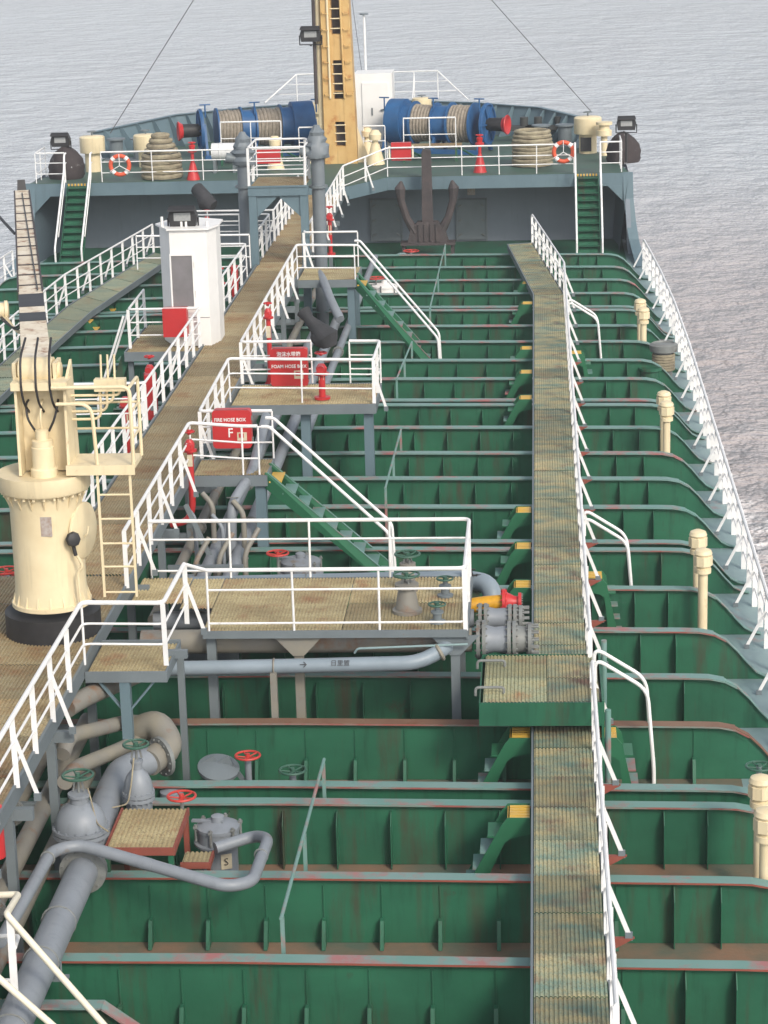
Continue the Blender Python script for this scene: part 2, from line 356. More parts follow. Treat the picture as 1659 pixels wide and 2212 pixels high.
part('fore_deck_plate', MB().box((-10.4, 78.2, 0.002), (10.2, 85.58, 0.03)), MATS['deck_green_paint'], deck, smooth=False)
# raised transverse beams (welded to the deck) ------------------------
def topprof(Y):
    h = half(Y) - 11.35
    R_ = [(3.3, 0.95), (9.55 + h, 0.87), (9.85 + h, 0.86), (10.1 + h, 0.81), (10.3 + h, 0.70), (10.5 + h, 0.50), (10.66 + h, 0.30), (10.82 + h, 0.13), (10.95 + h, 0.06), (11.12 + h, 0.012)]
    return [(-x, z) for x, z in R_[::-1]] + R_
st = MB(); st.prism([(0, 0, 0.012), (0, -0.19, 0.012), (0, -0.19, 0.66), (0, -0.05, 0.82), (0, 0, 0.82)], (0.014, 0, 0)); st_full = st.mesh('stiffener', green, smooth=False)
st = MB(); st.prism([(0, 0, 0.012), (0, -0.26, 0.012), (0, -0.10, 0.36), (0, 0, 0.36)], (0.05, 0, 0)); st.box((0.018, -0.02, 0.36), (0.032, 0, 0.82)); st_knee = st.mesh('stiffener', green, smooth=False)
def beam(Y, m_top=teal, xr=None):
    pr = topprof(Y)
    web = MB(); web.prism([(x, Y, z) for x, z in pr] + [(pr[-1][0], Y, 0.004), (pr[0][0], Y, 0.004)], (0, 0.02, 0))
    b = part('transverse_beam', web, green, deck, smooth=False)
    fl = MB()
    for i in range(len(pr) - 1):
        (x0, z0), (x1, z1) = pr[i], pr[i+1]
        k = 0.11 if abs(x0 + x1) / 2 < 10.2 else 0.06
        fl.add([(x0, Y-k, z0+0.006), (x1, Y-k, z1+0.006), (x1, Y+k, z1+0.006), (x0, Y+k, z0+0.006), (x0, Y-k, z0+0.028), (x1, Y-k, z1+0.028), (x1, Y+k, z1+0.028), (x0, Y+k, z0+0.028)],
               [(0,3,2,1),(4,5,6,7),(0,1,5,4),(2,3,7,6)] + ([(3,0,4,7)] if i == 0 else []) + ([(1,2,6,5)] if i == len(pr)-2 else []))
    fo = part('flange', fl, m_top, b, smooth=True)
    ed = MB()     # the front lip of the flange, worn back to primer
    for i in range(len(pr) - 1):
        (x0, z0), (x1, z1) = pr[i], pr[i+1]
        if abs(x0 + x1) / 2 > 10.2: continue
        ed.box((x0, Y - 0.116, z0 + 0.000), (x1, Y - 0.111, z0 + 0.026)) if abs(z0 - z1) < 1e-6 else ed.add([(x0, Y-0.114, z0), (x1, Y-0.114, z1), (x1, Y-0.114, z1+0.027), (x0, Y-0.114, z0+0.027)], [(0,1,2,3)])
    part('flange_lip', ed, redoxide if Y < 29 else (lipm if Y < 46 else teal), b, smooth=False)
    return b
beams = {}
for i, Y in enumerate(Ys):
    b = beam(Y, brownr if Y == 33.91 else teal); beams[Y] = b
    if Y in (31.39, 43.74, 55.87, 67.94): continue           # far web of a pair hides its stiffeners
    hb = half(Y) - 11.35
    xs = [9.45 + hb, 8.85 + hb] + [8.85 + hb - 0.76 * k for k in range(1, 10)]
    for k, x in enumerate(xs):
        me = st_knee if (Y < 30.5 and k > 1) or Y == 33.91 else st_full
        o = inst('stiffener', me, b, (x, Y, 0))
    jm = MB()
    for k in range(11, 24):
        x = 8.85 - 0.76 * k
        if x < -9.5: break
        jm.prism([(x, Y, 0.012), (x, Y-0.19, 0.012), (x, Y-0.19, 0.66), (x, Y-0.05, 0.82), (x, Y, 0.82)], (0.014, 0, 0))
    part('stiffener', jm, green, b, stuff=True, smooth=False)
# short trunk girder at the near left
sg = MB(); yg = 24.75
sg.prism([(-3, yg, 0.9), (2.05, yg, 0.9), (2.75, yg, 0.35), (2.75, yg, 0.004), (-3, yg, 0.004)], (0, 0.02, 0))
g_ = part('transverse_beam', sg, green, deck, smooth=False)
fl = MB(); fl.box((-3, yg-0.11, 0.903), (2.05, yg+0.11, 0.925)); fl.bar((2.04, yg, 0.915), (2.78, yg, 0.35), 0.22, 0.022, (0,1,0)); part('flange', fl, teal, g_, smooth=False)
# ================================================================== FORECASTLE
FZ, FY, BY = 2.8, 82.8, 85.6
ol = [(-10.75, FY), (-10.1, 87.0), (-8.9, 90.6), (-6.8, 93.6), (-4.2, 95.8), (-1.6, 96.9), (0.2, 97.1), (2.0, 96.9), (4.4, 95.8), (7.0, 93.4), (8.9, 90.4), (9.9, 87.0), (10.35, FY)]
fd = MB(); fd.prism([(x, y, FZ - 0.02) for x, y in ol] + [(1.95, FY, FZ-0.02), (0.75, 80.7, FZ-0.02), (-0.9, 80.7, FZ-0.02), (-0.9, FY, FZ-0.02)], (0, 0, 0.02))
fc = struct('forecastle', fd, fcgreen)
fb = MB()
def beamseg(mb, a, b, z0, z1, t=0.08):
    d = (Vector((b[0]-a[0], b[1]-a[1], 0))).normalized(); n = Vector((-d.y, d.x, 0)) * t
    A, B = V(a[0], a[1], z0), V(b[0], b[1], z0); mb.prism([A, B, B + n, A + n], (0, 0, z1 - z0))
beamseg(fb, (-10.7, FY - 0.02), (-0.9, FY - 0.02), FZ - 0.47, FZ - 0.025); beamseg(fb, (1.95, FY - 0.02), (10.3, FY - 0.02), FZ - 0.47, FZ - 0.025)
beamseg(fb, (0.75, 80.68), (1.95, FY - 0.02), FZ - 0.47, FZ - 0.025); beamseg(fb, (-0.9, 80.68), (0.75, 80.68), FZ - 0.35, FZ - 0.03)
part('deck_edge_beam', fb, bluegrey, fc)
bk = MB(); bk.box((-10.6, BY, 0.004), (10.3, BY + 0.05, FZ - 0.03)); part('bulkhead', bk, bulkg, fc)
bs_ = MB()
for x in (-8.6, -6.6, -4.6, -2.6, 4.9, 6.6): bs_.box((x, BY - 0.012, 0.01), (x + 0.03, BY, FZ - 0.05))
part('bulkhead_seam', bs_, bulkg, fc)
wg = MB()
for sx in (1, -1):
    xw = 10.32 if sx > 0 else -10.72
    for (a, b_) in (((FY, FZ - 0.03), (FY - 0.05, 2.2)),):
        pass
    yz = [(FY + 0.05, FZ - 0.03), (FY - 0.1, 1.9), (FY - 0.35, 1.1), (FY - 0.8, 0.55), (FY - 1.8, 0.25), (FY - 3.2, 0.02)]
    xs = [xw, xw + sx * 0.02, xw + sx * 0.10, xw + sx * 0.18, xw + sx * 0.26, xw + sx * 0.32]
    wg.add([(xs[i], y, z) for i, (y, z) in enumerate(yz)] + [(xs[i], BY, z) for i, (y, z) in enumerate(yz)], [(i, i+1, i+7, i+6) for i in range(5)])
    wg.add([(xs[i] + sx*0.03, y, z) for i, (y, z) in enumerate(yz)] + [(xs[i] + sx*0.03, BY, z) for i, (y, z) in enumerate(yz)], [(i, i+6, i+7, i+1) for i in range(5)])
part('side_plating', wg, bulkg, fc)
wf = MB()
for sx in (1, -1):
    xw = 10.32 if sx > 0 else -10.72
    yz = [(FY + 0.0, FZ - 0.0), (FY - 0.1, 1.9), (FY - 0.35, 1.1), (FY - 0.8, 0.55), (FY - 1.8, 0.25), (FY - 3.2, 0.03)]
    xo = [0, 0.02, 0.10, 0.18, 0.26, 0.32]
    for i in range(5):
        a = V(xw + sx*xo[i], yz[i][0], yz[i][1]); b_ = V(xw + sx*xo[i+1], yz[i+1][0], yz[i+1][1]); wf.bar(a, b_, 0.34, 0.02, (1,0,0))
    wf.prism([(xw - sx*0.02, FY - 0.03, FZ - 0.47), (xw - sx*0.7, FY - 0.03, FZ - 0.47), (xw - sx*0.02, FY - 0.03, FZ - 1.15)], (0, 0.02, 0))
part('plating_edge', wf, bluegrey, fc)
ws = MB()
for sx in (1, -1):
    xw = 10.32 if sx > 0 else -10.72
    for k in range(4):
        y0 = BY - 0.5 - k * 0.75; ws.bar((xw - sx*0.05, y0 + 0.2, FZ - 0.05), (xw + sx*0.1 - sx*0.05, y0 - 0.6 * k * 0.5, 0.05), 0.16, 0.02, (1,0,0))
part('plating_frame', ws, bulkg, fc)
rp = MB(); rp.tube([(-9.3, BY - 0.12, FZ - 0.22), (5.0, BY - 0.12, FZ - 0.22)], 0.03); part('fire_main', rp, red, fc)
# bulwark round the bow
bw = MB(); bl = ol[3:-3]
bl = [(-9.55, 88.6)] + bl[1:] if False else [(-9.3, 89.6)] + bl + [(9.2, 89.5)]
def flare(x, y, h):
    c = V(x, y - 88, 0); c = c.normalized() if c.length else c
    return V(x, y, FZ) + V(c.x * 0.35 * h, c.y * 0.35 * h, h)
def bh(i): return 1.15 if 0 < i < len(bl) - 1 else 1.0
top = [flare(x, y, bh(i)) for i, (x, y) in enumerate(bl)]; bot = [V(x, y, FZ + 0.001) for x, y in bl]
for i in range(len(bl) - 1):
    bw.add([bot[i], bot[i+1], top[i+1], top[i]], [(0,1,2,3)])
    o_ = [p + (p - V(0, 88, p.z)).normalized() * 0.04 for p in (bot[i], bot[i+1], top[i+1], top[i])]; bw.add(o_, [(3,2,1,0)])
bwo = part('bulwark', bw, bluegrey, fc)
cap = MB()
for i in range(len(bl) - 1): cap.bar(top[i], top[i+1], 0.2, 0.03, (top[i+1] - top[i]).cross(V(0,0,1)))
part('bulwark_cap', cap, bluegrey, bwo)
for i in range(len(bl) - 1):
    L = (bot[i+1] - bot[i]).length; n_ = max(2, int(L / 0.85))
    for k in range(n_):
        t = (k + 0.5) / n_; A = bot[i].lerp(bot[i+1], t); B = top[i].lerp(top[i+1], t) - V(0,0,0.03); inw = (V(0, 88, FZ) - A); inw.z = 0; inw.normalize()
        s_ = MB(); s_.prism([A + inw*0.02, A + inw*0.55, B + inw*0.16, B + inw*0.02], (bot[i+1] - bot[i]).normalized() * 0.02); part('bulwark_stay', s_, bluegrey, bwo, smooth=False)
hb = MB()
for i in range(len(ol) - 1):
    (x0, y0), (x1, y1) = ol[i], ol[i+1]; hb.add([(x0,y0,FZ-0.02),(x1,y1,FZ-0.02),(x1*0.9,y1-1.5,SEA-1),(x0*0.95,y0,SEA-1)], [(3,2,1,0)])
part('bow_shell', hb, hullp, fc)
# ================================================================== RAILS
def rail(label, pts, h=0.95, lv=(0.63, 0.32), every=1.15, flat=True, brace=None, m=white, name='guard_rail', group=None, rtop=0.028, endup=(True, True), cat='railing', bdrop=0.12, skip=(), bend=0.12, pw_=0.036):
    pts = [Vector(p) for p in pts]
    root = thing(name, label, cat, pts[0], group)
    up = V(0, 0, h)
    part('top_rail', MB().tube([p + up for p in pts], rtop, 8, bend=bend), m, root)
    for l_ in lv: part('mid_rail', MB().tube([p + V(0,0,l_) for p in pts], 0.018, 6, bend=bend), m, root)
    pm = MB()
    if flat: pm.box((-pw_, -0.007, 0), (pw_, 0.007, h - 0.01)); pf = pm.mesh('post', m, smooth=False)
    pm2 = MB(); pm2.cyl((0,0,0), (0,0,h - 0.01), 0.019, 8); pr_ = pm2.mesh('post', m)
    bm_ = None
    if brace is not None:
        bm_ = MB(); bm_.bar((0,0,h*0.74), Vector(brace) + V(0,0,-bdrop), 0.055, 0.014, (1,0,0) if abs(brace[0]) > 0 else (0,1,0)); bmesh_ = bm_.mesh('brace', m, smooth=False)
        ft_ = MB(); ft_.cbox(Vector(brace)*0.97 + V(0,0,-bdrop), (0.09, 0.05, 0.10)); ftm = ft_.mesh('brace_foot', steel, smooth=False)
    c = 0
    for i in range(len(pts) - 1):
        d = pts[i+1] - pts[i]; n_ = max(1, round(d.length / every)); along = abs(d.y) > abs(d.x)
        for k in range(n_ + (1 if i == len(pts) - 2 else 0)):
            if c in skip: c += 1; continue
            p = pts[i] + d * (k / n_)
            po_ = inst('post', pf if (flat and along) else pr_, root, p); po_.rotation_euler = (random.uniform(-0.012, 0.012), random.uniform(-0.012, 0.012), random.uniform(-0.15, 0.15))
            if bm_ and along and c % 2 == 1:
                b_ = inst('brace', bmesh_, root, p)
                fo = bpy.data.objects.new('brace_foot', ftm); COL.objects.link(fo); fo.parent = b_
            c += 1
    return root
def grate(parent, x0, x1, y0, y1, z, m, pitch=0.054, plen=1.14, thick=0.03, name='grating_panel'):
    """ribbed panels with the ribs along the ship, one object for each panel"""
    ny = max(1, round((y1 - y0) / plen)); L = (y1 - y0) / ny; cache = None
    nr = max(3, round((x1 - x0) / pitch)); p = (x1 - x0) / nr
    mb = MB(); prof = []
    for k in range(nr): prof += [(x0 + k*p, 0.0), (x0 + k*p + p*0.30, 0.0), (x0 + k*p + p*0.42, 0.016), (x0 + k*p + p*0.88, 0.016)]
    prof.append((x1, 0.0)); vs = []
    for x, zz in prof: vs += [(x, 0.006, zz), (x, L - 0.006, zz)]
    fs = [(2*i, 2*i+2, 2*i+3, 2*i+1) for i in range(len(prof) - 1)]
    mb.add(vs, fs); me = mb.mesh(name, m, smooth=False)
    for i in range(ny): inst(name, me, parent, V(0, y0 + i*L, z + random.uniform(-0.004, 0.004)))
# ---------------------------------------------------------------- starboard walkway
WZ = 1.2
wk = thing('walkway', 'starboard ribbed grating walkway running forward over the green deck beams', 'walkway', (7.47, 23, WZ))
grate(wk, 7.06, 7.90, 22.2, 33.25, WZ, g_walk); grate(wk, 7.06, 7.90, 34.5, 68.2, WZ, g_walk)
km = MB()
for (a, b_) in ((22.2, 33.25), (34.5, 68.2)):
    km.box((7.02, a, WZ - 0.16), (7.05, b_, WZ + 0.035)); km.box((7.91, a, WZ - 0.16), (7.94, b_, WZ + 0.035))
part('side_girder', km, steel, wk)
# the bent forward leg
A0, A1, B0, B1 = V(7.06, 68.2, WZ), V(7.90, 68.2, WZ), V(6.2, 77.4, WZ), V(6.98, 77.6, WZ)
nb = 8
for i in range(nb):
    q = []
    mb = MB(); t0, t1 = i / nb + 0.001, (i+1) / nb - 0.001
    nr = 15
    for t in (t0, t1):
        for k in range(nr*2 + 1):
            q.append(A0.lerp(B0, t).lerp(A1.lerp(B1, t), k / (nr*2)) + V(0, 0, 0.022 * (k % 2)))
    w_ = nr*2 + 1
    mb.add(q, [(k, k+1, w_+k+1, w_+k) for k in range(w_-1)]); part('grating_panel', mb, g_walk, wk, smooth=False)
km = MB(); km.bar(A0 - V(0.025,0,0.06), B0 - V(0.025,0,0.06), 0.03, 0.2); km.bar(A1 + V(0.025,0,-0.06), B1 + V(0.025,0,-0.06), 0.03, 0.2); km.bar(B0 + V(0,0.02,-0.05), B1 + V(0,0.02,-0.05), 0.03, 0.16, (0,1,0)); part('side_girder', km, steel, wk)
lgm = MB().box((-0.03, -0.03, 0.01), (0.03, 0.03, WZ - 0.03)).mesh('support_leg', steel, smooth=False)
for y in Ys:
    if y < 68:
        for x in (7.08, 7.87): inst('support_leg', lgm, wk, (x, y + 0.33, 0))
bk_ = MB(); bk_.prism([(7.945, -0.03, -0.02), (8.26, -0.03, -0.02), (7.945, -0.03, -0.20)], (0, 0.06, 0)); bkm = bk_.mesh('bracket', redoxide, smooth=False)
rw = rail('white railing along the outboard edge of the starboard walkway, forward of the green step box', [(7.93, 34.6, WZ), (7.93, 68.2, WZ), (7.0, 77.6, WZ)], every=1.14, brace=(0.27, 0, 0), bdrop=0.0)
rw2 = rail('white railing of the near starboard walkway, running out of the bottom edge', [(7.93, 22.4, WZ), (7.93, 33.2, WZ)], every=1.14, brace=(0.27, 0, 0), bdrop=0.0)
for r_ in (rw, rw2):
    for o in list(r_.children):
        if o.name.startswith('brace'):
            p = worldloc(o); inst('bracket', bkm, wk, V(0, p.y, WZ)) if p.y < 60 else None
# raised step box over the walkway
sb = thing('step_box', 'raised green step box topped with rusty ribbed grating in the starboard walkway', 'platform', (7.1, 33.8, 0))
BZ = 1.72
grate(sb, 6.32, 7.25, 32.62, 34.72, BZ, g_box, plen=1.05); grate(sb, 7.26, 8.02, 32.62, 34.72, BZ, g_walk, plen=1.05)
km = MB(); km.box((6.26, 32.58, BZ - 0.34), (8.05, 32.60, BZ + 0.02)); km.box((6.26, 32.6, BZ - 0.34), (6.28, 34.75, BZ + 0.02)); km.box((8.05, 32.58, 0.5), (8.09, 34.75, BZ + 0.04)); km.box((6.28, 34.73, 0.95), (8.05, 34.75, BZ + 0.02)); part('side_plate', km, green, sb)
part('corner_post', MB().cyl((8.14, 34.72, 0.9), (8.14, 34.72, BZ + 0.25), 0.045), teal, sb); part('corner_post', MB().cyl((8.14, 32.6, 0.4), (8.14, 32.6, BZ - 0.1), 0.045), teal, sb)
for y in (33.0, 34.2): km = MB(); km.tube([(6.2, y, BZ - 0.02), (6.2, y, BZ + 0.11), (6.62, y, BZ + 0.11), (6.62, y, BZ + 0.0)], 0.022, 8, bend=0.08); part('grab_handle', km, fgrey, sb)
def handrail(label, pts, r=0.028, m=white, group=None):
    """a bent hand rail pair down a side ladder"""
    pts = [Vector(p) for p in pts]
    t = thing('handrail', label, 'handrail', pts[-1], group)
    part('rail_pipe', MB().tube(pts, r, 8, bend=0.15), m, t); return t
# ladders off the walkway, side='in' goes to the left
def side_ladder(y, side, label, w=0.5, group='short yellow tread ladders beside the starboard walkway'):
    s = -1 if side == 'in' else 1; x0 = 7.0 if s < 0 else 7.97
    t = thing('side_ladder', label, 'ladder', (x0 + s*0.45, y + w/2, 0), group)
    for yy in (y, y + w):
        mb = MB(); mb.prism([(x0, yy, 1.16), (x0 + s*0.30, yy, 1.16), (x0 + s*0.38, yy, 1.06), (x0 + s*(0.94 if s < 0 else 0.60), yy, 0.02), (x0 + s*(0.70 if s < 0 else 0.42), yy, 0.02), (x0 + s*0.34, yy, 0.80), (x0 + s*0.26, yy, 0.86), (x0, yy, 0.92)], (0, 0.016, 0))
        part('stringer', mb, green2, t, smooth=False)
    for k in range(4):
        f = (k + 0.5) / 4; mb = MB(); xx = x0 + s*(0.32 + (0.42 if s < 0 else 0.16)*f); zz = 0.98 - 0.94*f
        mb.box((min(xx, xx + s*0.20) , y + 0.018, zz), (max(xx, xx + s*0.20), y + w - 0.002, zz + 0.025)); part('tread', mb, teal if k else green2, t, smooth=False)
    for k in range(5):
        mb = MB(); y_ = y + 0.018 + k*(w - 0.02)/5; mb.box((min(x0, x0 + s*0.27), y_, 1.13), (max(x0, x0 + s*0.30), y_ + (w - 0.02)/5*0.62, 1.155)); part('top_slat', mb, yellow, t, smooth=False)
    part('top_riser', MB().box((min(x0 + s*0.29, x0 + s*0.30), y + 0.018, 0.98), (max(x0 + s*0.29, x0 + s*0.30), y + w - 0.002, 1.128)), yellow, t, smooth=False)
    return t
SLg = 'short yellow tread ladders beside the starboard walkway'
lt = ['nearest yellow treaded ladder left of the starboard walkway, by the lifeline rod', 'second nearest yellow treaded ladder left of the starboard walkway', 'yellow treaded ladder beside the yellow and red manifold reducer', 'yellow treaded ladder just forward of the manifold elbow', 'yellow treaded ladder level with the far rail of the manifold platform', 'small yellow treaded ladder abreast of the fire hose box', 'small yellow treaded ladder just forward of the one abreast of the fire hose box', 'small yellow treaded ladder abreast of the red foam hose box', 'small yellow treaded ladder abreast of the lower stair foot', 'small yellow treaded ladder near the bend of the starboard walkway', 'farthest yellow treaded ladder at the bend of the starboard walkway']
for (px, py), lb in zip([(1125, 1815), (1125, 1640), (1125, 1310), (1130, 1225), (1130, 1145), (1130, 895), (1140, 838), (1138, 785), (1135, 685), (1130, 640)], lt[:5] + lt[5:]):
    q = P(px, py, z=0.75); side_ladder(q.y - 0.2, 'in', lb)
for (px, py), lb in (((1320, 1640), 'yellow treaded ladder right of the near walkway, below the bent white handrails'), ((1295, 1290), 'yellow treaded ladder right of the walkway, level with the manifold'), ((1245, 795), 'small yellow treaded ladder right of the far walkway, under its bent handrail')):
    q = P(px, py, z=0.75); side_ladder(q.y - 0.2, 'out', lb)
def outhand(y, label):
    t = thing('handrail', label, 'handrail', (9.0, y, 0), 'bent white handrails of the right hand ladders')
    for yy in (y, y + 0.5):
        part('rail_pipe', MB().tube([(7.97, yy, WZ + 0.55), (7.97, yy, WZ + 0.92), (8.75, yy, WZ + 0.42), (8.85, yy, 0.35), (8.85, yy, 0.02)], 0.03, 8, bend=0.2), white, t)
    return t
for (px, py), lb in (((1369, 1700), 'pair of bent white handrails right of the near step box'), ((1330, 1350), 'pair of bent white handrails right of the walkway beside the manifold'), ((1273, 815), 'far bent white handrails right of the walkway')):
    q = P(px, py, z=0.02); outhand(q.y - 0.1, lb)
# ---------------------------------------------------------------- gunwale rails
gp = [(11.15 + half(y) - 11.35, y, 0.0) for y in (27, 40, 52, 62, 68, 73, 77, 79.2)]
rail('long white railing with slanted braces along the starboard deck edge', gp, h=1.0, every=1.2, brace=(-0.36, 0, 0), bdrop=-0.03, lv=(0.68, 0.36), pw_=0.05, rtop=0.036)
gp = [(-11.15 - half(y) + 11.35, y, 0.0) for y in (40, 52, 62, 68, 73, 77, 79.2)]
rail('white railing along the port deck edge, mostly hidden behind the crane boom', gp, h=1.0, every=1.2, brace=(0.36, 0, 0), bdrop=-0.03, lv=(0.68, 0.36))
# ---------------------------------------------------------------- central catwalk
CZ = 2.5
cw = thing('catwalk', 'long raised central catwalk of rusty tan grating leading to the forecastle', 'catwalk', (-0.1, 30, CZ))
grate(cw, -0.80, 0.50, 36.6, 80.65, CZ, g_cat, plen=1.5); grate(cw, -1.9, 0.50, 22.0, 36.55, CZ, g_cat, plen=1.45)
km = MB(); km.box((0.51, 22, CZ - 0.2), (0.55, 80.6, CZ + 0.04)); km.box((-0.85, 36.6, CZ - 0.2), (-0.81, 80.6, CZ + 0.04)); km.box((-1.95, 22, CZ - 0.2), (-1.91, 36.6, CZ + 0.04)); km.box((-1.91, 36.57, CZ-0.2), (-0.81, 36.60, CZ)); part('side_girder', km, steel, cw)
for y in [27.35, 30.05, 33.0, 36.7, 40.0, 43.4, 46.9, 50.5, 54.0, 57.6, 61.2, 64.8, 68.4, 72, 76]:
    km = MB(); km.box((0.40, y - 0.06, 0.01), (0.52, y + 0.06, CZ - 0.2)); km.box((-0.80, y - 0.06, 0.01), (-0.68, y + 0.06, CZ - 0.2)); km.box((-0.80, y - 0.05, CZ - 0.36), (0.78, y + 0.05, CZ - 0.205)); km.box((-0.68, y-0.03, 1.1), (0.40, y+0.03, 1.25)); part('support_frame', km, steel, cw)
# ---- right hand rails and side platforms
bR = (0.26, 0, 0)
rail('thick white railing of the near catwalk bending out round the small grating step',
     [(0.56, 24.0, CZ), (0.56, 32.2, CZ), (1.76, 32.15, CZ), (1.80, 34.0, CZ + 0.02)], every=1.25, brace=bR, rtop=0.034)
js = thing('side_step', 'small brown grating step beside the near catwalk on a grey post', 'platform', (1.15, 33, 0))
grate(js, 0.58, 1.72, 32.2, 33.5, CZ - 0.14, g_plat, plen=1.3)
km = MB(); km.box((0.56, 32.15, CZ - 0.26), (1.76, 32.19, CZ - 0.10)); km.box((0.56, 33.52, CZ - 0.26), (1.76, 33.56, CZ - 0.08)); km.box((1.73, 32.19, CZ - 0.26), (1.76, 33.52, CZ - 0.10)); part('frame', km, steel, js)
km = MB(); km.box((1.05, 32.17, 0.01), (1.20, 32.32, CZ - 0.26)); km.bar((0.75, 32.25, CZ - 0.28), (1.1, 32.25, CZ - 0.75), 0.07, 0.03, (0,1,0)); km.bar((1.55, 32.25, CZ - 0.28), (1.15, 32.25, CZ - 0.75), 0.07, 0.03, (0,1,0)); part('post', km, bluegrey, js)
km = MB(); km.box((1.70, 33.45, 0.01), (1.80, 33.53, CZ - 0.28)); km.box((1.62, 32.9, CZ - 0.16), (1.95, 33.0, CZ - 0.04)); part('post', km, steel, js)
# manifold platform
MZ = 2.2; MX0, MX1, MY0, MY1 = 1.95, 6.02, 34.55, 37.3
mp_ = thing('manifold_platform', 'wide ribbed grating platform over the cargo manifold pipes', 'platform', (4, 36, 0))
grate(mp_, MX0, 4.1, MY0, MY1, MZ, g_plat, plen=1.38); grate(mp_, 4.11, MX1, MY0, MY1, MZ, g_plat, plen=1.38)
grate(mp_, 1.42, MX0 - 0.01, 35.7, MY1, MZ, g_plat, plen=1.6); grate(mp_, 0.58, 1.41, 35.9, MY1, MZ + 0.02, g_plat, plen=1.4)
km = MB(); km.box((MX0, MY0 - 0.03, MZ - 0.10), (MX1 + 0.02, MY0 - 0.002, MZ + 0.02)); km.box((MX1 + 0.002, MY0, MZ - 0.14), (MX1 + 0.04, MY1, MZ + 0.02)); km.box((MX0, MY1 + 0.002, MZ - 0.10), (MX1 + 0.02, MY1 + 0.03, MZ + 0.02)); part('frame', km, steel, mp_)
for x, y, m_ in ((3.42, 34.7, pipeold), (5.85, 34.7, steel), (2.1, 36.9, steel), (5.85, 37.1, steel), (2.05, 34.75, steel)):
    km = MB(); km.box((x - 0.07, y - 0.07, 0.01), (x + 0.07, y + 0.07, MZ - 0.1)); part('post', km, m_, mp_)
    if y < 35 and x > 3: km = MB(); km.prism([(x - 0.38, y - 0.1, MZ - 0.10), (x + 0.38, y - 0.1, MZ - 0.10), (x + 0.08, y - 0.1, MZ - 0.42), (x - 0.08, y - 0.1, MZ - 0.42)], (0, 0.02, 0)); part('gusset', km, m_, mp_, smooth=False)
rail('white railing along the near, right and far sides of the manifold platform', [(2.05, MY0, MZ), (MX1, MY0, MZ), (MX1, MY1, MZ), (0.72, MY1 + 0.05, MZ)], h=1.0, lv=(0.68, 0.14), every=1.45, flat=True, rtop=0.032)
hr = thing('handrail', 'short white rail stepping down from the catwalk railing to the manifold platform', 'handrail', (1.8, 34.5, CZ))
part('rail_pipe', MB().tube([(1.80, 34.05, CZ + 0.95), (2.05, MY0, MZ + 1.0)], 0.03), white, hr)
# catwalk rails further forward with platforms
def hose_platform(name, label, x1, y0, y1, z, posts, cat='platform'):
    t = thing(name, label, cat, (x1, y0, 0))
    grate(t, 0.58, x1, y0, y1, z, g_plat, plen=(y1 - y0))
    km = MB(); km.box((0.56, y0 - 0.04, z - 0.2), (x1 + 0.03, y0 - 0.002, z + 0.01)); km.box((x1 + 0.002, y0, z - 0.2), (x1 + 0.04, y1, z + 0.01)); km.box((0.56, y1 + 0.002, z - 0.2), (x1 + 0.03, y1 + 0.04, z + 0.02)); part('frame', km, steel, t)
    for x, y in posts:
        km = MB(); km.box((x - 0.1, y - 0.1, 0.01), (x + 0.1, y + 0.1, z - 0.2)); part('post', km, bluegrey, t)
    return t
hose_platform('fire_hose_platform', 'small grating platform beside the catwalk below the FIRE HOSE BOX', 1.98, 43.3, 44.5, 2.4, [(1.86, 43.45)])
hose_platform('foam_hose_platform', 'long grating platform with the FOAM HOSE BOX, standing on grey posts', 3.66, 49.2, 51.2, 2.4, [(3.52, 49.4), (2.15, 49.5), (3.4, 51.0)])
hose_platform('stair_head_platform', 'far small grating platform at the head of the upper green stair', 2.16, 64.2, 66.2, 2.45, [(2.02, 64.4), (2.02, 66.0)])
rail('white catwalk railing from the crane ladder to the platform below the FIRE HOSE BOX', [(0.56, 35.9, CZ), (0.56, 43.3, CZ), (1.55, 43.3, 2.42), (1.86, 43.3, 2.42)], every=1.2, brace=bR, rtop=0.032)
rail('white railing from behind the FIRE HOSE BOX up the catwalk to the foam hose platform', [(2.0, 44.55, 2.42), (0.58, 44.6, 2.42), (0.58, 49.15, CZ), (3.66, 49.2, 2.42), (3.68, 51.2, 2.42), (3.0, 51.25, 2.42)], every=1.25, brace=bR, rtop=0.032)
rail('white railing behind the FOAM HOSE BOX running up the catwalk to the stair head platform', [(2.15, 51.3, 2.42), (0.58, 51.3, 2.42), (0.58, 64.15, CZ), (2.16, 64.2, 2.46)], every=1.25, brace=bR, rtop=0.032)
rail('white railing from the stair head platform up the catwalk and onto the forecastle edge', [(2.1, 66.25, 2.46), (0.58, 66.3, 2.46), (0.58, 80.5, CZ), (1.95, FY, FZ), (8.45, FY + 0.05, FZ)], every=1.35, brace=bR, h=1.0)
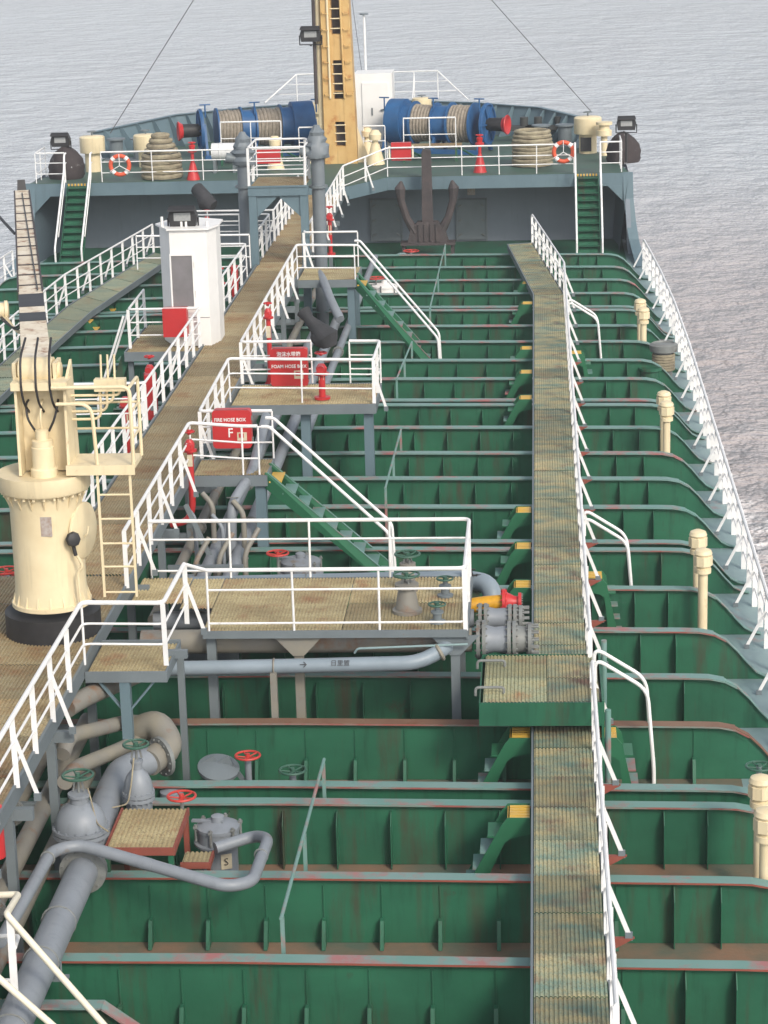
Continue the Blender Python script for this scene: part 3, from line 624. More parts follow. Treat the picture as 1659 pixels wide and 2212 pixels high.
# ---- green stairs down to the deck (they run across the ship)
def stair(label, top, bot, w, n, yhand):
    t = thing('ship_stair', label, 'stair', bot); top, bot = Vector(top), Vector(bot)
    for k, dy in enumerate((0, w)):
        mb = MB(); a, b = top + V(0, dy, 0), bot + V(0, dy, 0)
        mb.prism([a + V(-0.02,0,0.05), a + V(0.06,0,0.05), b + V(0.10,0,0.06), b + V(0.10,0,0), b + V(-0.14,0,0), a + V(-0.02,0,-0.26)], (0, 0.018, 0)); part('stringer', mb, green2, t, smooth=False)
        part('stringer_lip', MB().bar(a + V(0.03,0.009,0.055), b + V(0.09,0.009,0.065), 0.05, 0.012, (0,1,0)), teal, t, smooth=False)
    for k in range(n):
        f = (k + 0.6) / n; c = top.lerp(bot, f); mb = MB(); mb.box((c.x - 0.10, c.y + 0.02, c.z - 0.015), (c.x + 0.14, c.y + w - 0.002, c.z + 0.015))
        part('tread', mb, yellow if k == 0 else teal, t, smooth=False)
    for dy in (0.0, w):
        mb = MB(); mb.tube([top + V(-0.05, dy, 0.95), top + V(0.1, dy, 0.95), bot + V(0.02, dy, 0.95), bot + V(0.06, dy, 0.02)], 0.032, 8, bend=0.12); part('handrail', mb, white, t)
    return t
stair('near green stair with white handrails going down from the FIRE HOSE BOX platform', (1.98, 43.32, 2.4), (P(842, 1258, Y=42.3).x, 42.3, P(842, 1258, Y=42.3).z), 0.72, 9, 0)
stair('far green stair with white handrails going down from the stair head platform', (2.16, 64.25, 2.45), (P(946, 806, Y=62.0).x, 62.0, P(946, 806, Y=62.0).z), 0.75, 9, 0)
# ---- left hand rails
bL = (-0.26, 0, 0)
rail('white railing on the port side of the catwalk beside the crane ladder', [(-0.86, 37.2, CZ), (-0.86, 46.6, CZ)], every=1.2, brace=bL)
rail('white port catwalk railing between the crane cage and the tall white foam locker', [(-2.6, 46.8, CZ), (-0.86, 46.85, CZ), (-0.86, 55.0, CZ)], every=1.25, brace=bL)
rail('white railing round the port platform under the tall white locker', [(-0.9, 55.0, CZ), (-2.55, 55.0, CZ), (-2.6, 57.6, CZ)], every=1.2)
rail('white port catwalk railing just forward of the tall white locker', [(-0.86, 58.1, CZ), (-0.86, 64.5, CZ), (-3.2, 64.6, CZ)], every=1.2, brace=bL)
rail('white port catwalk railing beside the grey king post', [(-0.80, 66.8, CZ), (-0.80, 70.0, CZ), (-3.6, 70.1, CZ)], every=1.1, brace=bL)
rail('far white port catwalk railing ending under the forecastle edge', [(-3.8, 70.9, CZ), (-0.76, 70.8, CZ), (-0.76, 78.5, CZ)], every=1.1, brace=bL)
rail('white railing of the port cross platform below the black covered monitor', [(-4.2, 66.2, CZ), (-0.95, 66.1, CZ)], every=1.4, flat=False)
lp = thing('locker_platform', 'port grating platform beside the catwalk carrying the tall white locker', 'platform', (-1.8, 56, 0))
grate(lp, -2.6, -0.87, 54.6, 58.0, CZ - 0.03, g_plat, plen=1.7)
km = MB(); km.box((-2.63, 54.55, CZ - 0.22), (-0.87, 54.59, CZ)); km.box((-2.64, 54.6, CZ - 0.22), (-2.61, 58, CZ)); part('frame', km, steel, lp)
km = MB()
for y in (54.8, 57.7): km.box((-2.58, y - 0.06, 0.01), (-2.46, y + 0.06, CZ - 0.2))
part('post', km, steel, lp)
pst = thing('handrail', 'bent white handrail of the port stair below the tall white locker', 'handrail', (-3.3, 55, 0))
for y in (54.7, 55.4): part('rail_pipe', MB().tube([(-2.62, y, CZ + 0.85), (-3.35, y, 1.35), (-3.4, y, 0.1)], 0.028, 8, bend=0.12), white, pst)
pl2 = thing('ship_stair', 'dark green port stair below the tall white locker', 'stair', (-3.0, 55, 0))
for y in (54.75, 55.35): part('stringer', MB().bar((-2.62, y, CZ - 0.1), (-3.5, y, 0.02), 0.016, 0.2, (0,1,0)), green, pl2, smooth=False)
for k in range(7): f = (k + 0.5) / 7; part('tread', MB().box((-2.70 - 0.88*f - 0.1, 54.77, CZ - 0.1 - 2.4*f), (-2.70 - 0.88*f + 0.1, 55.33, CZ - 0.075 - 2.4*f)), green2, pl2, smooth=False)
# ---- port walkway
pw = thing('walkway', 'port grating walkway angling forward to the dark forecastle recess', 'walkway', (-6.3, 66, WZ))
pa = [(V(-6.95, 44, WZ), V(-6.1, 44, WZ)), (V(-6.70, 62.5, WZ), V(-5.85, 62.5, WZ)), (V(-6.55, 67.6, WZ), V(-5.72, 66.6, WZ)), (V(-5.45, 77, WZ), V(-4.75, 76.2, WZ))]
for j in range(3):
    (a0, a1), (b0, b1) = pa[j], pa[j+1]; n_ = max(2, round((b0 - a0).length / 1.5))
    for i in range(n_):
        t0, t1 = i/n_ + 0.002, (i+1)/n_ - 0.002; q = []
        for t in (t0, t1): q += [a0.lerp(b0, t).lerp(a1.lerp(b1, t), k/28) + V(0,0,0.02*(k % 2)) for k in range(29)]
        part('grating_panel', MB().add(q, [(k, k+1, 30+k, 29+k) for k in range(28)]), g_port, pw, smooth=False)
    part('side_girder', MB().bar(a0 + V(-.02,0,-.06), b0 + V(-.02,0,-.06), 0.03, 0.18).bar(a1 + V(.02,0,-.06), b1 + V(.02,0,-.06), 0.03, 0.18), steel, pw)
rail('white railing with flat posts along the outboard edge of the port walkway', [pa[0][0] + V(-.04,0,0), pa[1][0] + V(-.04,0,0), pa[2][0] + V(-.04,0,0), pa[3][0] + V(-.04,0,0)], every=1.25, brace=(-0.25, 0, 0), bdrop=0)
for (px, py), lb in (((232, 672), 'yellow treaded ladder right of the port walkway, nearest the locker'), ((196, 712), 'yellow treaded ladder right of the port walkway, nearer the crane boom')):
    q = P(px, py, z=0.8); t = thing('side_ladder', lb, 'ladder', (q.x, q.y, 0))
    for yy in (q.y, q.y + 0.5): part('stringer', MB().prism([(q.x - 0.5, yy, 1.15), (q.x - 0.15, yy, 1.15), (q.x + 0.65, yy, 0.02), (q.x + 0.4, yy, 0.02), (q.x - 0.2, yy, 0.9), (q.x - 0.5, yy, 0.9)], (0, 0.016, 0)), green2, t, smooth=False)
    for k in range(4): f = k/4; part('tread', MB().box((q.x - 0.2 + 0.7*f, q.y + 0.018, 0.98 - 0.9*f), (q.x + 0.0 + 0.7*f, q.y + 0.498, 1.005 - 0.9*f)), yellow if k < 2 else green2, t, smooth=False)
# ================================================================== DECK MACHINERY
def wheel(mb, c, r, t=0.018, ax=(0,0,1), n=5):
    mb.ring(c, r, t, 26, 7, ax); c = Vector(c); a = Vector(ax).normalized(); sd = a.orthogonal().normalized(); u = a.cross(sd)
    for k in range(n):
        d = sd*math.cos(2*math.pi*k/n) + u*math.sin(2*math.pi*k/n); mb.cyl(c - a*0.03, c + d*r, t*0.7, 6)
    mb.cyl(c - a*0.06, c + a*0.03, 0.035, 10); return mb
def flange(mb, c, r, ax, t=0.05, n=22): c = Vector(c); a = Vector(ax).normalized(); mb.cyl(c - a*t/2, c + a*t/2, r, n); return mb
def bolts(mb, c, r, ax, n=12, s=0.022, L=0.09):
    c = Vector(c); a = Vector(ax).normalized(); sd = a.orthogonal().normalized(); u = a.cross(sd)
    for k in range(n):
        p = c + (sd*math.cos(2*math.pi*k/n) + u*math.sin(2*math.pi*k/n))*r; mb.cyl(p - a*L/2, p + a*L/2, s, 6)
    return mb
# ---- cargo pipes at the near left
def pipe(name, label, pts, r, m, bend=0.3, flanges=(), group=None, n=18, clamps=()):
    t = thing(name, label, 'pipe', pts[0], group); part('pipe_body', MB().tube(pts, r, n, bend=bend), m, t)
    for c, ax in flanges:
        mb = MB(); flange(mb, c, r*1.5, ax, 0.06); bolts(mb, c, r*1.3, ax, 12, 0.016, 0.10); part('flange', mb, fgrey, t)
    for c, ax in clamps:
        part('clamp', MB().ring(c, r + 0.008, 0.012, 20, 6, ax), fgrey, t)
    return t
bp0 = P(74, 2120, z=1.18)
bX = bp0.x
v1 = P(176, 1797, z=1.46)
pipe('cargo_pipe', 'thick grey cargo pipe at lower left running under the white stair rail', [(bX - 0.03, 21.0, 1.18), (bX, v1.y + 0.1, 1.18)], 0.205, pipeg, n=24,
     flanges=[((bX, v1.y - 0.55, 1.18), (0,1,0)), ((bX, v1.y - 0.62, 1.18), (0,1,0))], clamps=[((bX - 0.02, 25.3, 1.18), (0,1,0)), ((bX - 0.02, 23.6, 1.18), (0,1,0)), ((bX - 0.02, 26.4, 1.18), (0,1,0))])
for yy in (25.3, 23.6): single('pipe_saddle', 'nearer grey saddle under the thick cargo pipe' if yy < 24 else 'grey saddle and clamp bolt under the thick cargo pipe, near the valve', 'support', MB().box((bX - 0.22, yy - 0.06, 0.96), (bX + 0.3, yy + 0.06, 1.0)).cyl((bX + 0.215, yy, 0.99), (bX + 0.215, yy, 1.2), 0.014, 6), steel, smooth=False)

def gate_valve(label, c, r, wy, wm, hh, group=None):
    t = thing('gate_valve', label, 'valve', c, group); c = Vector(c)
    part('valve_body', MB().cyl(c - V(0,0,0.35), c, r*0.82, 22), pipeg, t)
    mb = MB(); flange(mb, c, r*1.02, (0,0,1), 0.05, 26); flange(mb, c + V(0,0,0.065), r*1.02, (0,0,1), 0.05, 26); bolts(mb, c + V(0,0,0.03), r*0.95, (0,0,1), 16, 0.014, 0.16); part('bonnet_flange', mb, pipeg, t)
    part('bonnet', MB().lathe(c + V(0,0,0.09), [(r*0.93, 0), (r*0.92, 0.05), (r*0.84, 0.15), (r*0.68, 0.24), (r*0.46, 0.30), (r*0.33, 0.33), (r*0.33, 0.42), (r*0.40, 0.42), (r*0.40, 0.46), (r*0.2, 0.47)], 26), pipeg, t)
    part('stem', MB().cyl(c + V(0,0,0.55), c + V(0,0,hh), 0.018, 8), fgrey, t)
    mb = MB(); 
    for dx in (-0.07, 0.07): mb.bar(c + V(dx,0,0.58), c + V(dx*0.6,0,hh - 0.05), 0.025, 0.02)
    part('yoke', mb, fgrey, t, stuff=True)
    part('handwheel', wheel(MB(), c + V(0,0,hh), wy), wm, t); return t
gate_valve('large domed gate valve with green handwheel on the thick grey pipe at lower left', v1, 0.37, 0.20, greenw, 0.80)
v2 = P(300, 1722, z=1.3)
gate_valve('conical gate valve with green handwheel behind the brown grating table', v2, 0.22, 0.17, greenw, 0.78)
rp_ = MB().tube([v1 + V(0.12, 0.0, 0.62), v1 + V(0.17,-0.05,0.45), v1 + V(0.25,-0.2,0.2), v1 + V(0.42,-0.3,0.13)], 0.011, 6, bend=0.08); single('lashing_rope', 'thin pale rope hanging from the large domed gate valve to the table', 'rope', rp_, rope2)
rp_ = MB().tube([v2 + V(-0.02, -0.1, 0.62), v2 + V(-0.05,-0.22,0.3), v2 + V(-0.1,-0.3,0.02), v2 + V(-0.35,-0.45,0.02)], 0.011, 6, bend=0.08); single('lashing_rope', 'thin pale rope tied to the conical gate valve behind the table', 'rope', rp_, rope2)
pipe('cargo_pipe', 'grey elbow pipe curving from the domed valve to the bolted flange beside the conical valve', [(bX, v1.y + 0.1, 1.18), P(232, 1722, z=1.2), P(262, 1662, z=1.2), P(335, 1640, z=1.2)], 0.20, pipeg, bend=0.5, n=22)
pipe('cargo_pipe', 'stained short pipe rising from the bolted flange under the side step to the manifold', [P(322, 1648, z=1.2), P(372, 1612, z=1.25), P(340, 1560, z=1.5), P(300, 1575, z=1.35)], 0.20, pipeold, bend=0.45, n=22, flanges=[(P(350, 1634, z=1.21), (1.0, 0.9, 0.1))])
pipe('cargo_pipe', 'slim grey pipe bending across the deck in front of the brown grating table', [P(0, 2035, z=1.6), P(112, 1838, z=1.6), P(170, 1824, z=1.6), P(490, 1916, z=1.32), P(545, 1905, z=1.3), P(580, 1812, z=1.25), P(552, 1805, z=1.1), P(465, 1832, z=1.05)], 0.08, pipeg, bend=0.2,
     clamps=[(P(103, 1854, z=1.6), (0.1,1,0)), (P(564, 1848, z=1.27), (0.2,1,0))])
cm = MB(); a_ = P(302, 1862, z=1.485); b_ = P(330, 1870, z=1.46); cm.cyl(a_, b_, 0.083, 18); single('pipe_coupling', 'grey sleeve coupling on the slim bent pipe', 'coupling', cm, pipeg)
# brown grating table and its step
tb = thing('grating_table', 'small brown ribbed table with red frame standing among the valves', 'table', P(320, 1790, z=0))
q0, q1, q2, q3 = P(225, 1834, z=1.3), P(364, 1838, z=1.3), P(412, 1748, z=1.3), P(273, 1746, z=1.3)
x0, x1, y0, y1 = (q0.x + q3.x)/2, (q1.x + q2.x)/2, q0.y, q2.y
grate(tb, x0, x1, y0, y1, 1.3, g_plat, pitch=0.06, plen=3, name='table_top')
km = MB(); km.box((x0 - 0.03, y0 - 0.03, 1.22), (x1 + 0.03, y0 - 0.002, 1.325)); km.box((x1 + 0.002, y0, 1.22), (x1 + 0.03, y1, 1.325)); km.box((x0 - 0.03, y0, 1.22), (x0 - 0.002, y1, 1.325)); part('frame', km, redoxide, tb, stuff=False)
for x, y in ((x0, y0), (x1 - 0.03, y0), (x1 - 0.03, y1), (x0, y1)): part('leg', MB().box((x - 0.035, y - 0.02, 0.005), (x + 0.035, y + 0.05, 1.22)), green if y == y0 else redoxide, tb)
ts = thing('step_stool', 'low ribbed step with red legs against the brown grating table', 'step', P(430, 1810, z=0.9))
grate(ts, x1 + 0.06, x1 + 0.42, y0 + 0.25, y0 + 0.62, 0.98, g_plat, pitch=0.06, plen=3, name='step_top')
km = MB(); km.box((x1 + 0.05, y0 + 0.22, 0.92), (x1 + 0.45, y0 + 0.248, 1.005)); km.box((x1 + 0.422, y0 + 0.25, 0.92), (x1 + 0.45, y0 + 0.62, 1.005)); part('frame', km, redoxide, ts)
for x in (x1 + 0.08, x1 + 0.42): part('leg', MB().box((x - 0.03, y0 + 0.26, 0.01), (x + 0.02, y0 + 0.31, 0.92)), redoxide, ts)
# tank hatches -------------------------------------------------
def hatch(label, base, r, h, m=pipeg, wheelc=None, wheelr=0.17, ndog=6):
    base = Vector(base); t = thing('tank_hatch', label, 'hatch', base)
    part('trunk', MB().cyl(base, base + V(0,0,h), r*0.86, 24), m, t)
    part('coaming', MB().lathe(base + V(0,0,h), [(r*0.86, 0), (r*1.12, 0.0), (r*1.12, 0.03), (r*0.95, 0.04), (r*0.95, 0.20)], 26), m, t)
    part('lid', MB().lathe(base + V(0,0,h + 0.20), [(r, 0), (r, 0.05), (r*0.6, 0.10), (0.02, 0.12)], 26), m, t)
    for k in range(ndog):
        a = 2*math.pi*(k + 0.3)/ndog; p = base + V(math.cos(a)*r*1.03, math.sin(a)*r*1.03, h + 0.06)
        part('dog', MB().cyl(p, p + V(0,0,0.24), 0.02, 8).cbox(p + V(0,0,0.2), (0.06, 0.06, 0.03)), fgrey, t)
    part('hinge_arm', MB().bar(base + V(-r*1.2, 0.05, h + 0.30), base + V(r*0.3, -0.05, h + 0.33), 0.06, 0.03), m, t)
    part('centre_boss', MB().lathe(base + V(0,0,h + 0.31), [(0.09, 0), (0.09, 0.08), (0.05, 0.10)], 14), m, t)
    if wheelc is not None:
        c = base + Vector(wheelc); part('handwheel_stem', MB().cyl(c - V(0,0,0.6), c, 0.025, 8), fgrey, t); part('handwheel', wheel(MB(), c, wheelr), redw, t)
    return t
h1 = hatch('round grey tank hatch with red handwheel beside the brown grating table', V(P(470, 1770, Y=29.75).x, 29.75, 0.2), 0.30, 0.58, wheelc=(-0.47, -0.05, 1.28), wheelr=0.19)
hx = h1.location.x + 0.13
text(h1, 'S', 0.15, V(hx, 29.75 - 0.262, 0.60), (R(90), 0, 0.45), black)
part('painted_patch', MB().add([(hx - 0.07, 29.75 - 0.253 - 0.015, 0.49), (hx + 0.07, 29.75 - 0.225 + 0.015, 0.49), (hx + 0.07, 29.75 - 0.225 + 0.015, 0.71), (hx - 0.07, 29.75 - 0.253 - 0.015, 0.71)], [(0,1,2,3)]), paper, h1)
hl_ = thing('hatch_lid', 'dark grey hatch lid lying open behind the round tank hatch', 'hatch lid', P(475, 1675, z=0.5)); cc = P(472, 1660, z=0.85)
part('lid', MB().lathe(cc, [(0.31, -0.02), (0.31, 0.03), (0.2, 0.07), (0.03, 0.09)], 26, ax=(0.15, -0.3, 1)), steel, hl_)
for dx in (-0.12, 0.1): part('rib', MB().prism([cc + V(dx-0.2,0,0.05), cc + V(dx+0.05,0,0.20), cc + V(dx+0.12,0,0.05)], (0,0.02,0)), steel, hl_)
part('arm', MB().bar(cc + V(0.2, 0, 0.05), cc + V(0.42, 0.05, -0.3), 0.07, 0.03), steel, hl_)
part('pedestal', MB().cyl(cc - V(0, 0, 0.75), cc - V(0, 0, 0.03), 0.14, 16), steel, hl_)
def standwheel(label, c, r, m, h):
    c = Vector(c); t = thing('hand_valve', label, 'handwheel', c - V(0,0,h)); part('pedestal', MB().cyl(c - V(0,0,h), c - V(0,0,0.05), 0.05, 12).cyl(c - V(0,0,h), c - V(0,0,h - 0.03), 0.11, 12), pipeg, t); part('handwheel', wheel(MB(), c, r), m, t); return t
standwheel('red handwheel on a short pedestal in front of the near green beam', P(535, 1632, z=1.05), 0.18, redw, 1.0)
standwheel('green handwheel lying level with the beam left of the lifeline rod', P(632, 1663, z=0.98), 0.19, greenw, 0.9)
q = P(370, 1700, z=0.95); single('dome_vent', 'small blue grey capped vent between the conical valve and the red handwheel', 'vent', MB().lathe(q - V(0,0,0.5), [(0.12, 0), (0.12, 0.35), (0.17, 0.36), (0.17, 0.44), (0.05, 0.48)], 18), pipeg)
hatch('round pale tank hatch behind the manifold platform railing, with red wheel', V(P(648, 1190, Y=42.1).x, 42.1, 0.2), 0.38, 0.62, m=pipeg, wheelc=(-0.38, -0.35, 1.12), wheelr=0.2)
hatch('far pale tank hatch under the upper green stair, with red wheel', P(832, 668, z=0.1), 0.42, 0.5, m=lockerw, wheelc=(-0.25, -0.1, 1.0), wheelr=0.26)
hatch('dark grey tank hatch left of the far pale hatch', P(788, 680, z=0.1), 0.33, 0.35, m=steel)
standwheel('far red handwheel on deck near the forecastle bulkhead', P(888, 542, z=0.75), 0.26, redw, 0.7)
cv = MB().sphere(P(868, 560, z=0.3), 0.32, 10, 0.7); cv.sphere(P(855, 564, z=0.2), 0.28, 10, 0.6); cv.sphere(P(884, 562, z=0.25), 0.28, 10, 0.7); single('canvas_heap', 'pale canvas heap on the far deck before the anchor', 'canvas', cv, margin)
# lifeline rods over the beams
for (xa, ya, xb, yb), lb in (((700, 1640, 607, 1985), 'nearest thin teal lifeline rod along the deck beams'), ((866, 928, 832, 1055), 'thin rusty teal lifeline rod right of the foam platform posts'), ((890, 738, 856, 820), 'thin lifeline rod passing under the upper stair'), ((962, 528, 928, 668), 'farthest thin lifeline rod before the anchor')):
    a = P(xa, ya, X=3.62); b = P(xb, yb, X=3.62); zz = 1.38
    a = P(xa, ya, z=zz); b = P(xb, yb, z=zz)
    t = thing('lifeline_rod', lb, 'rod', (b.x, b.y, 0), 'lifeline rods over the deck beams'); part('rod', MB().cyl(a, b, 0.024, 8), teal, t)
    for k in range(3):
        p = a.lerp(b, 0.02 + 0.48*k); part('post', MB().box((p.x - 0.025, p.y - 0.02, 0.02), (p.x + 0.025, p.y + 0.02, zz - 0.02)), teal, t)
# ---- manifold
man = [(35.05, 1.88, 0.19, 'lower near manifold pipe ending in bolted grey flanges right of the platform'), (36.3, 1.82, 0.15, 'middle manifold pipe ending in a smaller set of bolted flanges')]
for (y, z, r, lb), e in zip(man, (7.0, 6.85)):
    t = thing('manifold_pipe', lb, 'pipe', (4, y, z)); part('pipe_body', MB().cyl((0.9, y, z), (6.1, y, z), r, 22), pipeold if y < 36 else pipeg, t)
    for x, k in ((6.2, 1.62), (6.29, 1.62), (6.68, 1.5), (6.76, 1.5), (e, 1.4)):
        mb = MB(); flange(mb, (x, y, z), r*k, (1,0,0), 0.055, 26); bolts(mb, (x, y, z), r*(k - 0.2), (1,0,0), 14, 0.016, 0.11); part('flange', mb, fgrey, t)
    part('spool', MB().lathe((6.3, y, z), [(r*1.25, 0), (r*1.05, 0.15), (r*1.15, 0.38)], 22, ax=(1,0,0)), pipeg, t)
    part('reducer', MB().lathe((6.76, y, z), [(r*1.2, 0), (r*0.95, e - 6.76)], 22, ax=(1,0,0)), fgrey, t)
    mb = MB(); bolts(mb, (e + 0.06, y, z), r*1.2, (1,0,0), 12, 0.018, 0.16); part('bolt_ring', mb, fgrey, t, stuff=True)
ya = P(1060, 1297, z=1.95).y
t = thing('bunker_connection', 'yellow pipe end with bright red bolted reducer beyond the grey manifold flanges', 'pipe', (6.4, ya, 1.9))
part('yellow_pipe', MB().tube([(5.7, ya - 0.1, 1.8), (6.1, ya, 1.88), (6.55, ya, 1.92)], 0.125, 20, bend=0.2), orange, t)
mb = MB().lathe((6.55, ya, 1.92), [(0.22, 0), (0.22, 0.05), (0.17, 0.06), (0.10, 0.20), (0.10, 0.26), (0.155, 0.26), (0.155, 0.31)], 22, ax=(1,0,0)); bolts(mb, (6.575, ya, 1.92), 0.19, (1,0,0), 10, 0.016, 0.10); part('red_reducer', mb, red, t)
mb = MB(); bolts(mb, (6.85, ya, 1.92), 0.13, (1,0,0), 10, 0.012, 0.07); part('bolt_ring', mb, fgrey, t, stuff=True)
pipe('vapour_pipe', 'long pale blue pipe behind the manifold platform ending in a down-turned elbow', [(1.2, 38.3, 1.78), (6.0, 38.3, 1.85), (6.35, 38.0, 1.85), (6.4, 37.7, 1.3)], 0.16, pipebl, bend=0.4, n=22, clamps=[((3.2, 38.3, 1.81), (1,0,0))])
for (px, py, dl) in ((1002, 1228, 'leftmost'), (1018, 1228, 'middle'), (1030, 1240, 'rightmost')):
    q = P(px, py, Y=38.1); single('drain_cock', dl + ' of the three small dark cocks on the pale blue elbow pipe', 'valve', MB().cyl(q - V(0,0,0.22), q, 0.02, 8).cyl(q - V(0.07,0,0.02), q + V(0.07,0,-0.02), 0.016, 6).cbox(q - V(0,0,0.12), (0.06,0.06,0.06)), black, 'small cocks on the vapour pipe')
# front cross pipe with its markings
cp = pipe('cross_pipe', 'grey transverse pipe with black arrow and marking in front of the manifold', [P(330, 1445, Y=34.3), P(700, 1437, Y=34.3), P(905, 1432, Y=34.3), P(965, 1398, Y=34.6), P(985, 1380, Y=35.0)], 0.115, pipebl, bend=0.35, n=20)
q = P(655, 1440, Y=34.18); text(cp, '→', 0.15, q + V(0, -0.0, 0.03), (R(58), 0, 0), black)
q = P(735, 1437, Y=34.18); text(cp, '日里置', 0.10, q + V(0, -0.0, 0.03), (R(58), 0, 0), black)
cl = P(590, 1437, Y=34.2)
part('support_post', MB().box((cl.x - 0.05, cl.y - 0.06, 0.02), (cl.x + 0.05, cl.y + 0.06, cl.z - 0.115)), pipeold, cp); part('strap', MB().ring((cl.x, 34.3, P(590, 1440, Y=34.3).z), 0.122, 0.016, 18, 6, (1,0,0)), pipeold, cp)
part('elbow_band', MB().ring(P(950, 1409, Y=34.5), 0.118, 0.03, 20, 8, (1, 0.3, 0.5)), pipeold, cp)
pipe('small_pipe', 'thin white pipe slung under the front edge of the manifold platform', [(4.3, 34.5, 1.86), (4.35, 34.48, 1.94), (6.05, 34.48, 2.0)], 0.018, margin, bend=0.04, n=8)
def deck_valve(label, c, top, r1, wr, m):
    t = thing('manifold_valve', label, 'valve', c); c = Vector(c)
    part('bonnet', MB().lathe(c, [(r1*1.25, 0), (r1*1.25, 0.05), (r1, 0.06), (r1*0.78, 0.32), (r1*0.6, 0.40), (r1*1.0, 0.41), (r1*1.0, 0.47), (r1*0.4, 0.48)], 22), pipeold if m is None else m, t)
    mb = MB()
    for k in range(4): a = k*math.pi/2 + 0.5; mb.cyl(c + V(math.cos(a)*0.08, math.sin(a)*0.08, 0.45), c + V(math.cos(a)*0.06, math.sin(a)*0.06, top - 0.08), 0.016, 6)
    part('yoke', mb, fgrey, t, stuff=True); part('stem', MB().cyl(c + V(0,0,0.45), c + V(0,0,top + 0.02), 0.02, 8), fgrey, t); part('handwheel', wheel(MB(), c + V(0,0,top), wr), greenw, t)
    return t
deck_valve('nearer green handwheel valve rising through the manifold platform', P(880, 1322, z=MZ + 0.01), 0.62, 0.19, 0.2, None)
deck_valve('taller green handwheel valve at the back of the manifold platform', P(882, 1276, z=MZ + 0.01), 0.62, 0.13, 0.2, None)
for (px, py, lb) in ((945, 1345, 'small dark valve at the near edge of the manifold platform'), (962, 1288, 'small dark valve at the back right of the manifold platform')):
    q = P(px, py, z=MZ + 0.01); t = thing('small_valve', lb, 'valve', q); part('valve_body', MB().lathe(q, [(0.13, 0), (0.13, 0.03), (0.07, 0.05), (0.07, 0.15), (0.1, 0.16), (0.1, 0.19), (0.04, 0.2), (0.04, 0.26)], 14), steel, t); part('handwheel', wheel(MB(), q + V(0,0,0.3), 0.13, 0.014), greenw, t)
# ---- pipes under the catwalk
for k, (x, z, r, m, y0, y1) in enumerate([(-0.15, 1.12, 0.13, pipeold, 21, 33), (0.28, 1.15, 0.13, pipeold, 21, 33.5), (0.66, 1.10, 0.10, pipeold, 21, 31.5), (1.05, 1.15, 0.12, pipeg, 38.5, 64), (1.52, 1.12, 0.13, pipeg, 38.5, 66), (0.5, 1.1, 0.1, pipeold, 38.5, 70), (1.9, 1.10, 0.1, pipeg, 52, 76), (-0.3, 1.2, 0.12, pipeg, 37, 78)]):
    lbs = ['stained pipe running deep under the near catwalk', 'stained flanged pipe under the near catwalk edge', 'grey pipe lying lowest under the near catwalk edge', 'grey pipe under the right hand hose platforms, next to the catwalk', 'outermost grey pipe under the right hand hose platforms', 'grey pipe directly under the right catwalk edge', 'far grey pipe along the deck below the stair head platform', 'grey pipe under the middle of the catwalk']
    fl_ = [((x, y0 + 5.8, z), (0,1,0))] if k in (1, 4, 5) else [((x, y0 + 9, z), (0,1,0))]
    pipe('deck_pipe', lbs[k], [(x, y0, z), (x, y1, z)], r, m, flanges=fl_)
pipe('branch_pipe', 'upper rusty branch pipe leaning out below the small side step', [P(145, 1530, Y=31.6), P(180, 1508, Y=32.0), P(310, 1450, Y=33.6)], 0.14, pipeold, bend=0.2, n=20)
pipe('branch_pipe', 'middle stained branch pipe bending below the small side step', [P(135, 1630, Y=30.6), P(150, 1590, Y=31.0), P(270, 1560, Y=32.6), P(330, 1560, Y=33.2)], 0.11, pipeold, bend=0.25, n=20)
pipe('branch_pipe', 'lower stained branch pipe above the domed gate valve', [P(140, 1690, Y=30.0), P(160, 1660, Y=30.6), P(262, 1618, Y=32.0), P(320, 1590, Y=32.8)], 0.11, pipeold, bend=0.25, n=20)
pipe('riser_pipe', 'grey riser pipe bending up beside the FIRE HOSE BOX platform', [P(500, 1210, Y=42.6), P(500, 1090, Y=42.6), P(545, 1020, Y=43.6), P(575, 900, Y=46)], 0.10, pipeg, bend=0.3, n=16, clamps=[(P(502, 1075, Y=42.7), (0,0.3,1))])
pipe('riser_pipe', 'far grey pipe with white lower bend under the stair head platform', [P(735, 690, Y=61.8), P(715, 650, Y=62.4), P(700, 610, Y=64), P(690, 590, Y=66)], 0.12, pipeg, bend=0.4, n=16)
for k, x in enumerate((0.85, 1.25, 1.7)):
    pipe('short_pipe', ('left', 'middle', 'right')[k] + ' of three short pipe stubs rising behind the manifold', [(x, 41.2 + 0.3*k, 0.05), (x, 41.2 + 0.3*k, 1.3), (x + 0.25, 41.5 + 0.3*k, 1.7)], 0.05, pipeold, bend=0.2, n=12)
bx_ = MB()
bx_.box((1.0, 37.9, 0.02), (1.9, 38.0, 2.0)); single('bulk_plate', 'tall grey plate under the inboard end of the manifold platform', 'plate', bx_, steel, smooth=False)
bx_ = MB().box((0.8, 38.6, 1.2), (1.15, 38.95, 1.72)).box((0.77, 38.57, 1.72), (1.18, 38.98, 1.78)); single('junction_box', 'dark grey junction box beside the catwalk behind the manifold', 'box', bx_, steel, smooth=False)
for y in (40.5, 41.8, 43.0):
    pass
